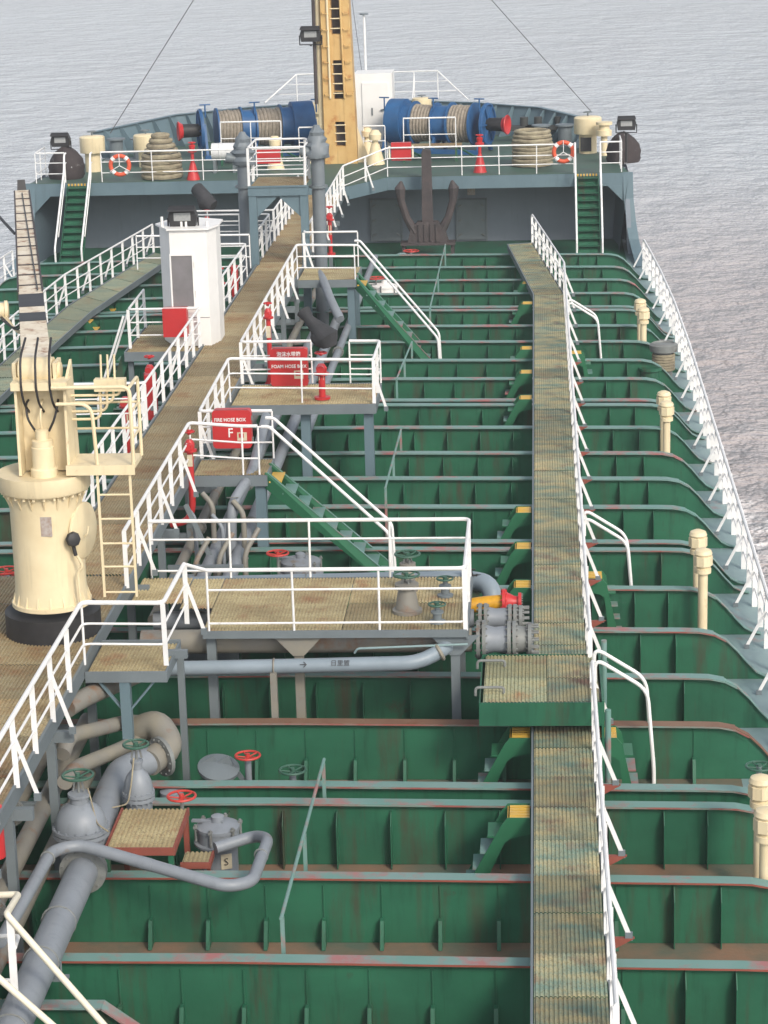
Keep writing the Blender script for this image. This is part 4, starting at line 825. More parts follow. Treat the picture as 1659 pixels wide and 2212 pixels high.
for k, (x, y, z1, lb) in enumerate(((0.75, 42.2, 2.1, 'leftmost slim vertical pipe under the FIRE HOSE BOX platform'), (1.02, 42.7, 2.2, 'second slim vertical pipe under the FIRE HOSE BOX platform'), (1.30, 41.9, 2.0, 'third slim vertical pipe under the FIRE HOSE BOX platform'), (1.62, 42.5, 2.1, 'rightmost slim vertical pipe under the FIRE HOSE BOX platform'))):
    pipe('vertical_pipe', lb, [(x, y, 0.02), (x, y, z1 - 0.2), (x - 0.2, y + 0.1, z1)], 0.04 + 0.012*(k % 2), pipeold if k % 2 else pipeg, bend=0.12, n=12, clamps=[((x, y, 1.0), (0,0,1))])
single('diagonal_strut', 'dark diagonal strut under the FIRE HOSE BOX platform', 'strut', MB().bar((0.62, 42.0, 2.2), (1.55, 41.7, 0.1), 0.09, 0.05), steel, smooth=False)
single('cross_tie', 'grey horizontal cross tie between the catwalk legs behind the manifold', 'beam', MB().box((0.55, 40.0, 1.5), (1.9, 40.08, 1.62)), steel, smooth=False)
for k, (x, y) in enumerate(((2.4, 39.6), (3.1, 40.1))):
    q = V(x, y, 0.02); t = thing('small_valve', ('left', 'right')[k] + ' small rusty valve on the deck behind the manifold platform', 'valve', q); part('valve_body', MB().lathe(q, [(0.12, 0), (0.12, 0.6), (0.17, 0.62), (0.17, 0.68), (0.08, 0.74), (0.08, 0.95)], 14), pipeold, t); part('handwheel', wheel(MB(), q + V(0,0,1.1), 0.16, 0.016), redw if k else greenw, t)
# ================================================================== CRANE
YC = 33.75; zc = lambda y, Y=YC: P(100, y, Y=Y).z
CXc = P(106, 1200, Y=YC).x
cr = thing('hose_crane', 'cream hose handling crane with folded boom standing beside the catwalk at left', 'crane', (CXc, YC, CZ))
zb, zt = zc(1325, YC - 0.55), zc(1078, YC - 0.65)
part('base_ring', MB().lathe((CXc, YC, CZ - 0.12), [(0.66, 0), (0.72, 0.05), (0.72, zb - CZ + 0.02), (0.64, zb - CZ + 0.02), (0.60, zb - CZ)], 36), black, cr)
ped = part('pedestal', MB().lathe((CXc, YC, zb), [(0.60, 0), (0.60, 0.06), (0.565, 0.07), (0.535, 0.30), (0.535, zt - zb - 0.28), (0.58, zt - zb - 0.05), (0.60, zt - zb)], 40), cream, cr)
for k in range(18):
    a = 2*math.pi*k/18; d = V(math.cos(a), math.sin(a), 0); c = V(CXc, YC, 0); w_ = V(-d.y, d.x, 0)*0.012
    part('gusset', MB().prism([c + d*0.53 + V(0,0,zb + 0.06) - w_, c + d*0.595 + V(0,0,zb + 0.06) - w_, c + d*0.53 + V(0,0,zb + 0.27) - w_], w_*2), cream, ped, smooth=False)
    part('gusset', MB().prism([c + d*0.53 + V(0,0,zt - 0.02) - w_, c + d*0.635 + V(0,0,zt - 0.02) - w_, c + d*0.53 + V(0,0,zt - 0.26) - w_], w_*2), cream, ped, smooth=False)
zf = zc(1040, YC - 0.65)
part('slewing_flange', bolts(MB().lathe((CXc, YC, zt), [(0.67, 0), (0.69, 0.03), (0.69, zf - zt), (0.55, zf - zt), (0.5, zf - zt - 0.02)], 40), (CXc, YC, zt), 0.63, (0,0,1), 26, 0.022, 0.10), cream, cr)
zh = zc(838, YC - 0.3); xa, xb = P(36, 900, Y=YC - 0.3).x, P(142, 900, Y=YC - 0.3).x
for x in (xa, xb): part('cheek_plate', MB().prism([(x - 0.02, YC - 0.32, zf), (x - 0.02, YC + 0.45, zf), (x - 0.02, YC + 0.30, zh + 0.3), (x - 0.02, YC - 0.28, zh)], (0.04, 0, 0)), cream, cr, smooth=False)
part('column_body', MB().box((xa + 0.021, YC + 0.0, zf), (xb - 0.021, YC + 0.3, zh)), cream, cr, smooth=False)
part('top_beam', MB().box((xa - 0.05, YC - 0.36, zh - 0.03), (xb + 0.05, YC + 0.05, zh + 0.09)), cream, cr, smooth=False)
xm = P(92, 1000, Y=YC - 0.3).x
part('slewing_motor', MB().lathe((xm, YC - 0.22, zf - 0.03), [(0.2, 0), (0.2, 0.12), (0.17, 0.14), (0.17, 0.45), (0.155, 0.46), (0.155, 0.55), (0.10, 0.56), (0.10, 0.70), (0.05, 0.72)], 22), cream, cr)
for k, (xx, sgn) in enumerate(((-0.16, -1), (0.0, 0), (0.18, 1))):
    part('hydraulic_hose', MB().tube([(xm + xx*0.6, YC - 0.2, zf + 0.65), (xm + xx*1.2, YC - 0.26, zf + 0.85), (xm + xx*1.4, YC - 0.14, zf + 1.05), (xm + xx*1.3, YC - 0.02, zf + 1.08)], 0.018, 8, bend=0.1), black if k != 1 else cream, cr)
    x2 = P((50, 82, 112)[k], 900, Y=YC - 0.36).x
    part('hydraulic_hose', MB().tube([P((55, 82, 110)[k], 730, Y=YC + 0.1), (x2, YC - 0.30, zh + 0.45), (x2, YC - 0.38, zh + 0.02), (x2 + 0.02, YC - 0.34, zh - 0.22), (x2 + 0.02, YC - 0.02, zh - 0.42)], 0.018, 8, bend=0.15), black, cr)
# boom
b0 = P(80, 800, Y=YC + 0.1); b1 = P(48, 425, Y=50.0)
part('boom_pivot', MB().cyl(b0 + V(-0.36,0,0), b0 + V(0.36,0,0), 0.12, 18).cyl(b0 + V(-0.25,0,0), b0 + V(0.25,0,0), 0.2, 18), cream, cr)
for sx in (-0.30, 0.30): part('pivot_lug', MB().prism([b0 + V(sx - 0.025, -0.2, -0.3), b0 + V(sx - 0.025, 0.2, -0.3), b0 + V(sx - 0.025, 0.2, 0.15), b0 + V(sx - 0.025, -0.2, 0.15)], (0.05, 0, 0)), cream, cr, smooth=False)
ax = (b1 - b0).normalized(); sd = V(1, -ax.x/ax.y, 0); sd = (sd - sd.dot(ax)*ax).normalized(); nu = sd.cross(ax).normalized()
if nu.z < 0: nu = -nu
def bq(t, w, h): c = b0.lerp(b1, t); return [c - sd*w/2 - nu*h/2, c + sd*w/2 - nu*h/2, c + sd*w/2 + nu*h/2, c - sd*w/2 + nu*h/2]
def bseg(t0, t1, w0, w1, h0, h1): return MB().add(bq(t0, w0, h0) + bq(t1, w1, h1), [(0,3,2,1),(4,5,6,7)][::-1] + [(0,1,5,4),(1,2,6,5),(2,3,7,6),(3,0,4,7)])
boom = part('boom', bseg(0.0, 1.0, 0.44, 0.30, 0.36, 0.28), boomw, cr, smooth=False)
def bw_(t): return 0.44 + (0.30 - 0.44)*t
def bh_(t): return 0.36 + (0.28 - 0.36)*t
for (t0, t1) in ((0.165, 0.205), (0.235, 0.30)): part('boom_black_panel', bseg(t0, t1, bw_(t0) + 0.012, bw_(t1) + 0.012, bh_(t0) + 0.012, bh_(t1) + 0.012), black, boom, smooth=False)
for k in range(11):
    t = 0.345 + 0.058*k; part('cross_strap', bseg(t, t + 0.003, bw_(t) + 0.03, bw_(t) + 0.03, bh_(t) + 0.03, bh_(t) + 0.03), anch, boom, smooth=False)
for s_ in (-1, 1):
    a = b0.lerp(b1, 0.31) + sd*s_*0.205 + nu*0.19; b = b0.lerp(b1, 0.99) + sd*s_*0.155 + nu*0.155
    part('boom_edge_rail', MB().cyl(a, b, 0.016, 6), anch, boom)
part('luffing_wire', MB().cyl(b0.lerp(b1, 0.31) + sd*0.12 + nu*0.20, b0.lerp(b1, 0.97) + nu*0.16, 0.012, 6), black, boom)
part('boom_tip', MB().add(bq(1.0, 0.2, 0.2) + [p + ax*0.1 + nu*0.25 for p in bq(1.0, 0.16, 0.2)], [(0,3,2,1),(4,5,6,7),(0,1,5,4),(1,2,6,5),(2,3,7,6),(3,0,4,7)]), black, boom, smooth=False)
q = b0.lerp(b1, 0.245); part('boom_winch', MB().lathe(q - sd*0.75 + nu*0.1, [(0.16, 0), (0.16, 0.05), (0.13, 0.06), (0.13, 0.3), (0.16, 0.31), (0.16, 0.36), (0.1, 0.38)], 20, ax=sd), cream, cr)
for k in range(4):
    a = b0.lerp(b1, 0.16) - sd*0.2; part('hydraulic_hose', MB().tube([a + V(0.05*k, 0, 0.15), a + V(-0.2 + 0.03*k, 0.4, 0.0 - 0.04*k), a + V(-0.5, 0.9 + 0.1*k, 0.05), q - sd*0.5], 0.016, 6, bend=0.3), black if k < 2 else cream, cr)
part('boom_hook_arm', MB().bar(b0.lerp(b1, 0.72) - sd*0.2, b0.lerp(b1, 0.80) - sd*0.5 + nu*0.15, 0.05, 0.03), black, cr)
# control cage
fz_ = zc(1012, YC - 0.4); xl, xr = P(146, 1000, Y=YC - 0.3).x, P(291, 1000, Y=YC - 0.3).x; zr = zc(835, YC - 0.3)
cg = thing('control_cage', 'cream control platform with rails and lever valves on the side of the crane', 'platform', (xr, YC, fz_))
part('floor', MB().box((xl, YC - 0.42, fz_ - 0.04), (xr, YC + 0.35, fz_ + 0.03)), cream, cg, smooth=False); part('toe_plate', MB().box((xl, YC - 0.45, fz_ - 0.10), (xr + 0.02, YC - 0.422, fz_ + 0.05)), cream, cg, smooth=False)
part('cage_rail', MB().tube([(xl - 0.15, YC - 0.4, zr), (xr, YC - 0.4, zr), (xr, YC - 0.4, fz_)], 0.03, 8, bend=0.12), cream, cg)
part('cage_rail', MB().tube([(xl - 0.1, YC - 0.38, zr - 0.25), (xl + 0.42, YC - 0.38, zr - 0.25), (xl + 0.46, YC - 0.38, fz_)], 0.028, 8, bend=0.2), cream, cg)
part('cage_rail', MB().tube([(xr, YC - 0.4, zr), (xr, YC + 0.33, zr), (xr, YC + 0.33, fz_)], 0.026, 8, bend=0.1), cream, cg)
for f in (0.35, 0.68): part('cage_bar', MB().tube([(xl - 0.12, YC + 0.33, fz_ + (zr - fz_)*f), (xr, YC + 0.33, fz_ + (zr - fz_)*f), (xr, YC - 0.4, fz_ + (zr - fz_)*f)], 0.018, 7, bend=0.06), cream, cg)
for k in range(4):
    zz = fz_ + 0.62 + 0.12*k; xk = xl + 0.50 + 0.10*k - 0.03
    part('control_pipe', MB().tube([(xl - 0.05, YC + 0.1, zz), (xk, YC + 0.1, zz), (xk, YC + 0.1, zr - 0.05)], 0.02, 8, bend=0.14), cream, cg)
vb = part('valve_block', MB().box((xl + 0.40, YC + 0.02, zr - 0.16), (xl + 0.86, YC + 0.18, zr + 0.02)), cream, cg, smooth=False)
for k in range(3): part('lever', MB().cyl((xl + 0.50 + 0.1*k, YC + 0.1, zr + 0.02), (xl + 0.51 + 0.1*k, YC + 0.1, zr + 0.38), 0.016, 8), yellow if False else cream, vb)
part('bracket_plate', MB().box((xl - 0.06, YC - 0.1, fz_), (xl - 0.0, YC + 0.3, zr - 0.35)), cream, cg, smooth=False)
la = thing('crane_ladder', 'cream ladder hanging from the crane control platform to the catwalk', 'ladder', (xl + 0.7, YC - 0.4, CZ)); xA, xB = P(215, 1100, Y=YC - 0.4).x, P(285, 1100, Y=YC - 0.4).x; zl0 = zc(1290, YC - 0.4)
for x in (xA, xB): part('stile', MB().box((x - 0.018, YC - 0.42, zl0), (x + 0.018, YC - 0.39, fz_ - 0.11)), cream, la, smooth=False)
for py in (1070, 1122, 1175, 1225, 1280): zz = zc(py, YC - 0.4); part('rung', MB().cyl((xA, YC - 0.405, zz), (xB, YC - 0.405, zz), 0.016, 8), cream, la)
hc = P(183, 1145, Y=YC); part('inspection_cover', MB().lathe((hc.x - 0.04, YC, hc.z), [(0.43, 0), (0.43, 0.03), (0.4, 0.05), (0.02, 0.055)], 32, ax=(1, -0.28, 0)), cream, cr)
part('cover_handle', MB().tube([(hc.x + 0.03, YC - 0.2, hc.z - 0.05), (hc.x + 0.08, YC - 0.22, hc.z), (hc.x + 0.10, YC - 0.2, hc.z + 0.12)], 0.012, 6), cream, cr)
q = P(100, 1138, Y=YC - 0.53); part('nameplate', MB().add([(q.x - 0.085, YC - 0.536, q.z - 0.15), (q.x + 0.085, YC - 0.538, q.z - 0.15), (q.x + 0.085, YC - 0.538, q.z + 0.15), (q.x - 0.085, YC - 0.536, q.z + 0.15)], [(0,1,2,3)]), plate, cr, smooth=False)
q = P(157, 1165, Y=YC - 0.45); part('lamp', MB().lathe(q, [(0.03, -0.06), (0.10, -0.04), (0.12, 0.02), (0.10, 0.07), (0.04, 0.09)], 8, ax=(0.5, -0.8, 0.2)).cyl(q - V(0,0,0.08), q - V(-0.03,0,0.25), 0.03, 8), black, cr)
part('drain_pipe', MB().tube([q - V(-0.05,0,0.25), q - V(-0.13,0,0.42), q - V(-0.04,0,0.52), q - V(-0.06,0,1.05)], 0.022, 8, bend=0.06), cream, cr)
# orange wheels behind the crane
for (px, py, lb) in ((14, 1232, 'upper of two red and orange handwheels left of the crane base'), (8, 1248, 'lower of two red and orange handwheels left of the crane base')):
    q = P(px, py, z=1.5 if py < 1240 else 1.4); t = standwheel(lb, q, 0.24, redw, 1.35)
q = P(8, 1300, z=0.6); single('valve_chest', 'dark grey valve chest left of the crane base', 'valve', MB().lathe(q - V(0,0,0.55), [(0.28, 0), (0.28, 0.7), (0.36, 0.72), (0.36, 0.8), (0.2, 0.9)], 18), steel)
# ================================================================== TALL WHITE LOCKER
YL = 55.2; lx = lambda px: P(px, 640, Y=YL).x
zt_ = P(400, 497, Y=YL).z; fz2 = CZ - 0.0
lk = thing('foam_locker', 'tall white six sided locker with grey panel and red box beside the catwalk', 'locker', (-1.3, YL, fz2))
pl = [(lx(372), YL), (lx(452), YL), (lx(466), YL + 0.55), (lx(466), YL + 1.3), (lx(372), YL + 1.9), (lx(340), YL + 0.8)]
part('body', MB().prism([(x, y, fz2) for x, y in pl], (0, 0, zt_ - fz2)), lockerw, lk, smooth=False)
cxl, cyl_ = sum(p[0] for p in pl)/6, sum(p[1] for p in pl)/6
part('roof', MB().prism([(cxl + (x - cxl)*1.12, cyl_ + (y - cyl_)*1.1, zt_ + 0.002) for x, y in pl], (0, 0, 0.04)), lockerw, lk, smooth=False)
za, zb_ = P(395, 662, Y=YL).z, P(395, 552, Y=YL).z
part('grey_panel', MB().box((lx(374), YL - 0.03, za), (lx(419), YL - 0.001, zb_)), lockin, lk, smooth=False)
fm = MB()
for b__ in (((lx(371), YL - 0.05, za - 0.04), (lx(374), YL - 0.001, zb_ + 0.04)), ((lx(419), YL - 0.05, za - 0.04), (lx(422), YL - 0.001, zb_ + 0.04)), ((lx(374), YL - 0.05, zb_), (lx(419), YL - 0.001, zb_ + 0.04)), ((lx(374), YL - 0.05, za - 0.04), (lx(419), YL - 0.001, za))): fm.box(*b__)
part('panel_frame', fm, lockerw, lk, smooth=False)
part('panel_divider', MB().box((lx(374), YL - 0.036, za + 0.42), (lx(419), YL - 0.03, za + 0.45)), lockin, lk, smooth=False)
for zz in (0.5, 1.2, 1.9): part('hinge', MB().cyl((lx(424), YL - 0.02, fz2 + zz), (lx(424), YL - 0.02, fz2 + zz + 0.14), 0.02, 8), lockerw, lk)
part('plate_seam', MB().box((lx(372) + 0.01, YL - 0.008, za - 0.28), (lx(452) - 0.01, YL - 0.0005, za - 0.265)), lockin, lk, smooth=False)
z0_, z1_ = P(378, 728, Y=YL - 0.3).z, P(378, 667, Y=YL - 0.3).z
part('red_box', MB().box((P(352, 700, Y=YL-0.3).x, YL - 0.32, z0_), (P(404, 700, Y=YL-0.3).x, YL - 0.04, z1_)), red, lk, smooth=False)
def flood(label, c, s=1.0, lit=(0.0, -1, -0.15), m=black, base=0.0, group=None):
    t = thing('floodlight', label, 'lamp', Vector(c) - V(0,0,0.3*s)); c = Vector(c)
    mb = MB().prism([c + V(-0.30,-0.12,-0.2)*s, c + V(0.30,-0.12,-0.2)*s, c + V(0.34,-0.12,0.05)*s, c + V(0.27,-0.12,0.24)*s, c + V(-0.27,-0.12,0.24)*s, c + V(-0.34,-0.12,0.05)*s], (0, 0.3*s, 0)); part('housing', mb, m, t, smooth=False)
    part('hood', MB().prism([c + V(-0.33,-0.26,0.18)*s, c + V(0.33,-0.26,0.18)*s, c + V(0.3,-0.10,0.27)*s, c + V(-0.3,-0.10,0.27)*s], V(0,0.02,0.03)*s), m, t, smooth=False)
    part('glass', MB().box(c + V(-0.2,-0.135,-0.06)*s, c + V(0.2,-0.122,0.13)*s), glass, t, smooth=False)
    part('bracket', MB().tube([c + V(-0.36,0,0)*s, c + V(-0.36,0,-0.3)*s, c + V(0.36,0,-0.3)*s, c + V(0.36,0,0)*s], 0.025*s, 6), m, t)
    part('stand', MB().cyl(c - V(0,0,0.3*s), c - V(0,0,0.3*s + base + 0.05), 0.04*s, 8), m, t)
    return t
flood('black floodlight mounted on top of the tall white locker', P(395, 470, Y=YL + 0.4), 1.0)
for px, gl in ((350, 'tall white gland at the left end of the locker roof'), (392, 'small white gland below the left side of the locker floodlight'), (402, 'small white gland below the right side of the locker floodlight'), (447, 'small white gland at the right end of the locker roof')): q = P(px, 486, Y=YL + 0.3); single('cable_gland', gl, 'fitting', MB().cyl((q.x, q.y, zt_ + 0.03), (q.x, q.y, zt_ + 0.16 + (0.12 if px in (350,) else 0)), 0.035, 8), lockerw, 'glands on the locker roof')
# ================================================================== FIRE GEAR
def hosebox(label, p0, p1, Y, lines, thickness=0.22):
    a = P(p0[0], p1[1], Y=Y); b = P(p1[0], p0[1], Y=Y); t = thing('hose_box', label, 'hose box', ((a.x + b.x)/2, Y, a.z), None)
    r_ = 0.07; pts = []
    for (cx_, cz_, a0) in ((b.x - r_, b.z - r_, 0), (a.x + r_, b.z - r_, 90), (a.x + r_, a.z + r_, 180), (b.x - r_, a.z + r_, 270)):
        for k in range(5): an = R(a0 + 22.5*k); pts.append(V(cx_ + r_*math.cos(an), Y, cz_ + r_*math.sin(an)))
    part('case', MB().prism(pts, (0, thickness, 0)), red, t, smooth=False)
    w, h = b.x - a.x, b.z - a.z
    for f in (0.22, 0.78): part('latch', MB().box((b.x - 0.005, Y + 0.03, a.z + h*f - 0.04), (b.x + 0.03, Y + 0.09, a.z + h*f + 0.04)), fgrey, t, smooth=False)
    part('door_seam', MB().box((a.x - 0.004, Y + 0.035, a.z + 0.07), (a.x + 0.001, Y + 0.045, b.z - 0.07)).box((a.x + 0.07, Y + 0.035, b.z - 0.001), (b.x - 0.07, Y + 0.045, b.z + 0.004)), black, t, stuff=True, smooth=False)
    for (s, fx, fz__, sz, m) in lines: text(t, s, sz*h, V(a.x + w*fx, Y - 0.006, a.z + h*fz__), (R(90), 0, 0), m, sx=0.9, bold=0.002)
    part('sticker', MB().box((a.x + w*0.63, Y - 0.005, a.z + h*0.20), (a.x + w*0.88, Y - 0.001, a.z + h*0.42)), paper, t, smooth=False)
    part('sticker_print', MB().box((a.x + w*0.67, Y - 0.008, a.z + h*0.28), (a.x + w*0.80, Y - 0.0055, a.z + h*0.39)), red, t, smooth=False)
    return t
HB = 1
hosebox('red FIRE HOSE BOX with a white F hung on the catwalk side railing', (461, 886), (541, 969), 44.35, [('FIRE HOSE BOX', 0.46, 0.75, 0.13, white), ('F', 0.46, 0.40, 0.34, white)])
hosebox('red FOAM HOSE BOX with Chinese lettering hung on the railing by the hydrant', (586, 753), (663, 835), 51.05, [('泡沫水带箱', 0.5, 0.85, 0.14, white), ('FOAM HOSE BOX', 0.5, 0.53, 0.13, white)])
def hydrant(label, top, h, s=1.0, bendpipe=False, group=None, monitor=False):
    top = Vector(top); b = top - V(0,0,h); t = thing('fire_hydrant', label, 'hydrant', b, group)
    part('riser', MB().cyl(b, top - V(0,0,0.3*s), 0.055*s, 14), red, t)
    part('valve_head', MB().lathe(top - V(0,0,0.36*s), [(0.06*s, 0), (0.12*s, 0.01), (0.12*s, 0.05), (0.08*s, 0.06), (0.09*s, 0.16), (0.06*s, 0.22), (0.05*s, 0.24)], 14), red, t)
    part('outlet', MB().cyl(top + V(0,0,-0.22*s), top + V(0.0, -0.18*s, -0.24*s), 0.05*s, 12).cyl(top + V(0,-0.16*s,-0.24*s), top + V(0.0, -0.2*s, -0.24*s), 0.065*s, 12), red, t)
    part('handwheel', wheel(MB(), top, 0.09*s, 0.014*s), red, t)
    part('tag', MB().box(b + V(-0.05, -0.062, h*0.42), b + V(0.05, -0.057, h*0.62)), paper, t, smooth=False)
    if bendpipe: part('feed_pipe', MB().tube([b + V(0,0,0.05), b + V(0,0,-0.35), b + V(-0.12,0.05,-0.62), b + V(-0.45,0.1,-0.7)], 0.06*s, 12, bend=0.2), red, t)
    else: part('base_flange', MB().cyl(b, b + V(0,0,0.05), 0.13*s, 14), red, t)
    return t
hydrant('red hydrant with bent feed pipe on the near catwalk railing by the FIRE HOSE BOX', P(408, 932, Y=43.0), 1.15, 1.1, True)
hydrant('red hydrant standing on the catwalk rail left of the FOAM HOSE BOX', P(578, 655, Y=52.5), 1.35, 1.0, True)
hm = hydrant('red monitor hydrant on the foam hose platform under a black cover', P(693, 762, Y=49.7), P(693, 762, Y=49.7).z - 2.42, 1.35)
cvq = P(690, 712, Y=49.7)
cm_ = MB().tube([P(655, 672, Y=49.9), P(668, 690, Y=49.8), P(685, 708, Y=49.7), P(706, 728, Y=49.6), P(712, 748, Y=49.6)], [0.16, 0.11, 0.17, 0.27, 0.17], 10); cm_.sphere(P(700, 728, Y=49.7), 0.30, 10, 0.8)
single('covered_monitor', 'foam monitor wrapped in black cloth on the foam hose platform', 'monitor', cm_, cloth)
hydrant('red hydrant on the stair head side of the far right catwalk railing', P(711, 447, Y=73.5), 1.5, 1.2)
for (px, py, Y, h, lb) in ((322, 770, 52.5, 1.4, 'red hydrant on the port catwalk rail below the white locker'), (269, 838, 48.5, 1.5, 'red hydrant on the port catwalk rail beside the crane cage'), (505, 575, 64.5, 1.3, 'red hydrant on the port catwalk rail forward of the white locker'), (474, 580, 63.5, 1.4, 'red hydrant close behind the white locker'), (446, 455, 75.0, 1.6, 'red monitor hydrant under the far black covered monitor')):
    hydrant(lb, P(px, py, Y=Y), h, 1.2)
for (x0, y0, x1, y1, Y, lb) in ((318, 808, 336, 905, 51.6, 'narrow red extinguisher case on the port catwalk rail'), (502, 575, 513, 640, 63.9, 'far narrow red case on the port catwalk rail')):
    a, b = P(x0, y1, Y=Y), P(x1, y0, Y=Y); mb = MB().box((a.x, Y - 0.12, a.z), (b.x, Y + 0.12, b.z)); single('fire_case', lb, 'case', mb, red, smooth=False)
cm_ = MB().tube([P(425, 407, Y=76), P(437, 420, Y=75.8), P(445, 437, Y=75.6), P(460, 447, Y=75.5)], [0.22, 0.22, 0.30, 0.22], 10); single('covered_monitor', 'far foam monitor wrapped in black cloth behind the white locker', 'monitor', cm_, cloth)
# ================================================================== KING POSTS and gantry
for (px, pt, Y, zb0, lb) in ((522, 285, 67.5, 0.02, 'left grey king post with bulky head beside the catwalk'), (682, 270, 67.5, 0.02, 'right grey king post with bulky head beside the catwalk')):
    q = P(px + 4, 350, Y=Y); zt2 = P(px, pt, Y=Y).z
    t = thing('king_post', lb, 'post', (q.x, Y, zb0), None)
    part('post', MB().cyl((q.x, Y, zb0), (q.x, Y, zt2 - 0.55), 0.19, 20), postg, t)
    mb = MB().lathe((q.x, Y, zt2 - 0.95), [(0.22, 0), (0.33, 0.03), (0.36, 0.15), (0.31, 0.27), (0.34, 0.38), (0.25, 0.46), (0.27, 0.56), (0.20, 0.66), (0.23, 0.76), (0.13, 0.86), (0.08, 0.95)], 16)
    for p in mb.v: kk = 1 + random.uniform(-0.13, 0.13); p.x = q.x + (p.x - q.x)*kk; p.y = Y + (p.y - Y)*kk
    part('head', mb, postg, t)
    part('side_fitting', MB().cyl((q.x - 0.2, Y - 0.1, zt2 - 0.75), (q.x - 0.48, Y - 0.15, zt2 - 0.70), 0.14, 12), steel, t)
    part('collar', MB().cyl((q.x, Y, P(px, 405, Y=Y).z), (q.x, Y, P(px, 400, Y=Y).z), 0.27, 16), steel, t)
gy = 66.5; ga = P(545, 420, Y=gy); gb = P(656, 420, Y=gy); gz = P(600, 412, Y=gy).z
gt = thing('gantry', 'blue grey gantry frame with gusseted legs spanning the catwalk', 'gantry', (0, gy, 0))
for q in (ga, gb): part('leg', MB().box((q.x - 0.11, gy, 0.02), (q.x + 0.11, gy + 0.2, gz - 0.14)), bluegrey, gt, smooth=False)
part('beam', MB().box((ga.x - 0.12, gy - 0.03, gz - 0.14), (gb.x + 0.12, gy + 0.25, gz + 0.1)), bluegrey, gt, smooth=False)
for q, s_ in ((ga, 1), (gb, -1)): part('gusset', MB().prism([(q.x + s_*0.115, gy + 0.05, gz - 0.142), (q.x + s_*0.75, gy + 0.05, gz - 0.142), (q.x + s_*0.115, gy + 0.05, gz - 0.75)], (0, 0.03, 0)), bluegrey, gt, smooth=False)
gp_ = thing('gantry_platform', 'small railed grating platform on top of the gantry between the king posts', 'platform', (0, gy + 1, gz))
grate(gp_, ga.x - 0.05, gb.x + 0.05, gy + 0.0, gy + 2.0, gz + 0.12, g_cat, plen=2)
part('frame', MB().box((ga.x - 0.1, gy - 0.06, gz + 0.10), (gb.x + 0.1, gy - 0.03, gz + 0.15)), bluegrey, gp_, smooth=False)
rail('white railing round the gantry platform between the king posts', [(gb.x + 0.05, gy, gz + 0.14), (ga.x - 0.08, gy, gz + 0.14), (ga.x - 0.08, gy + 2.0, gz + 0.14), (gb.x - 0.1, gy + 2.0, gz + 0.14), (gb.x + 0.05, gy + 1.4, gz + 0.14), (gb.x + 0.05, gy + 0.02, gz + 0.14)], h=1.08, every=1.3, lv=(0.7, 0.32))
# ================================================================== FORECASTLE GEAR
rail('white railing on the port half of the forecastle edge with lifebuoy', [(-0.95, FY + 0.08, FZ), (-8.15, FY + 0.05, FZ)], h=1.05, every=1.9, lv=(0.7, 0.32), flat=False)
rail('short white railing at the port corner of the forecastle', [(-9.45, FY + 0.05, FZ), (-10.5, FY + 0.05, FZ), (-10.5, FY + 1.8, FZ)], h=1.05, every=1.0, lv=(0.7, 0.32), flat=False)
rail('short white railing at the starboard corner of the forecastle', [(9.35, FY + 0.05, FZ), (10.1, FY + 0.05, FZ), (10.1, FY + 1.8, FZ)], h=1.05, every=1.0, lv=(0.7, 0.32), flat=False)
for sgn, (xa_, xb2), lb, lb2 in ((1, (8.55, 9.30), 'starboard green ladder with white handrails up to the forecastle', 'starboard'), (-1, (-9.35, -8.55), 'port green ladder with white handrails up to the forecastle', 'port')):
    t = thing('forecastle_ladder', lb, 'ladder', ((xa_ + xb2)/2, 80.0, 0)); fy = 80.15
    for x in (xa_, xb2): part('stringer', MB().prism([(x - 0.01, FY - 0.03, FZ - 0.05), (x - 0.01, FY - 0.2, FZ - 0.05), (x - 0.01, fy - 0.1, 0.02), (x - 0.01, fy + 0.12, 0.02)], (0.02, 0, 0)), green, t, smooth=False)
    for k in range(12):
        f = (k + 0.5)/12; part('tread', MB().box((xa_ + 0.012, FY - 0.1 + (fy - FY + 0.1)*f - 0.13, FZ - 0.02 - (FZ - 0.05)*f - 0.025), (xb2 - 0.012, FY - 0.1 + (fy - FY + 0.1)*f + 0.08, FZ - 0.02 - (FZ - 0.05)*f)), green, t, smooth=False)
    part('back_plate', MB().add([(xa_ + 0.012, FY - 0.02, FZ - 0.12), (xb2 - 0.012, FY - 0.02, FZ - 0.12), (xb2 - 0.012, fy + 0.12, 0.03), (xa_ + 0.012, fy + 0.12, 0.03)], [(0,1,2,3)]), green, t, smooth=False)
    for k in range(7): w7 = (xb2 - xa_)/7; part('edge_stripe', MB().box((xa_ + w7*k + 0.005, FY - 0.12, FZ - 0.10), (xa_ + w7*(k + 0.55), FY - 0.10, FZ - 0.02)), yellow, t, smooth=False)
    for x in (xa_ - 0.06, xb2 + 0.06):
        part('handrail', MB().tube([(x, FY + 0.1, FZ + 1.03), (x, FY - 0.15, FZ + 1.03), (x, FY - 0.35, FZ + 0.5), (x, fy - 0.15, 0.9), (x, fy - 0.1, 0.02)], 0.035, 8, bend=0.15), white, t)
        part('handrail', MB().tube([(x, FY + 0.1, FZ + 0.70), (x, FY - 0.1, FZ + 0.70), (x, FY - 0.25, FZ + 0.2), (x, fy + 0.6, 1.2)], 0.02, 8, bend=0.1), white, t)
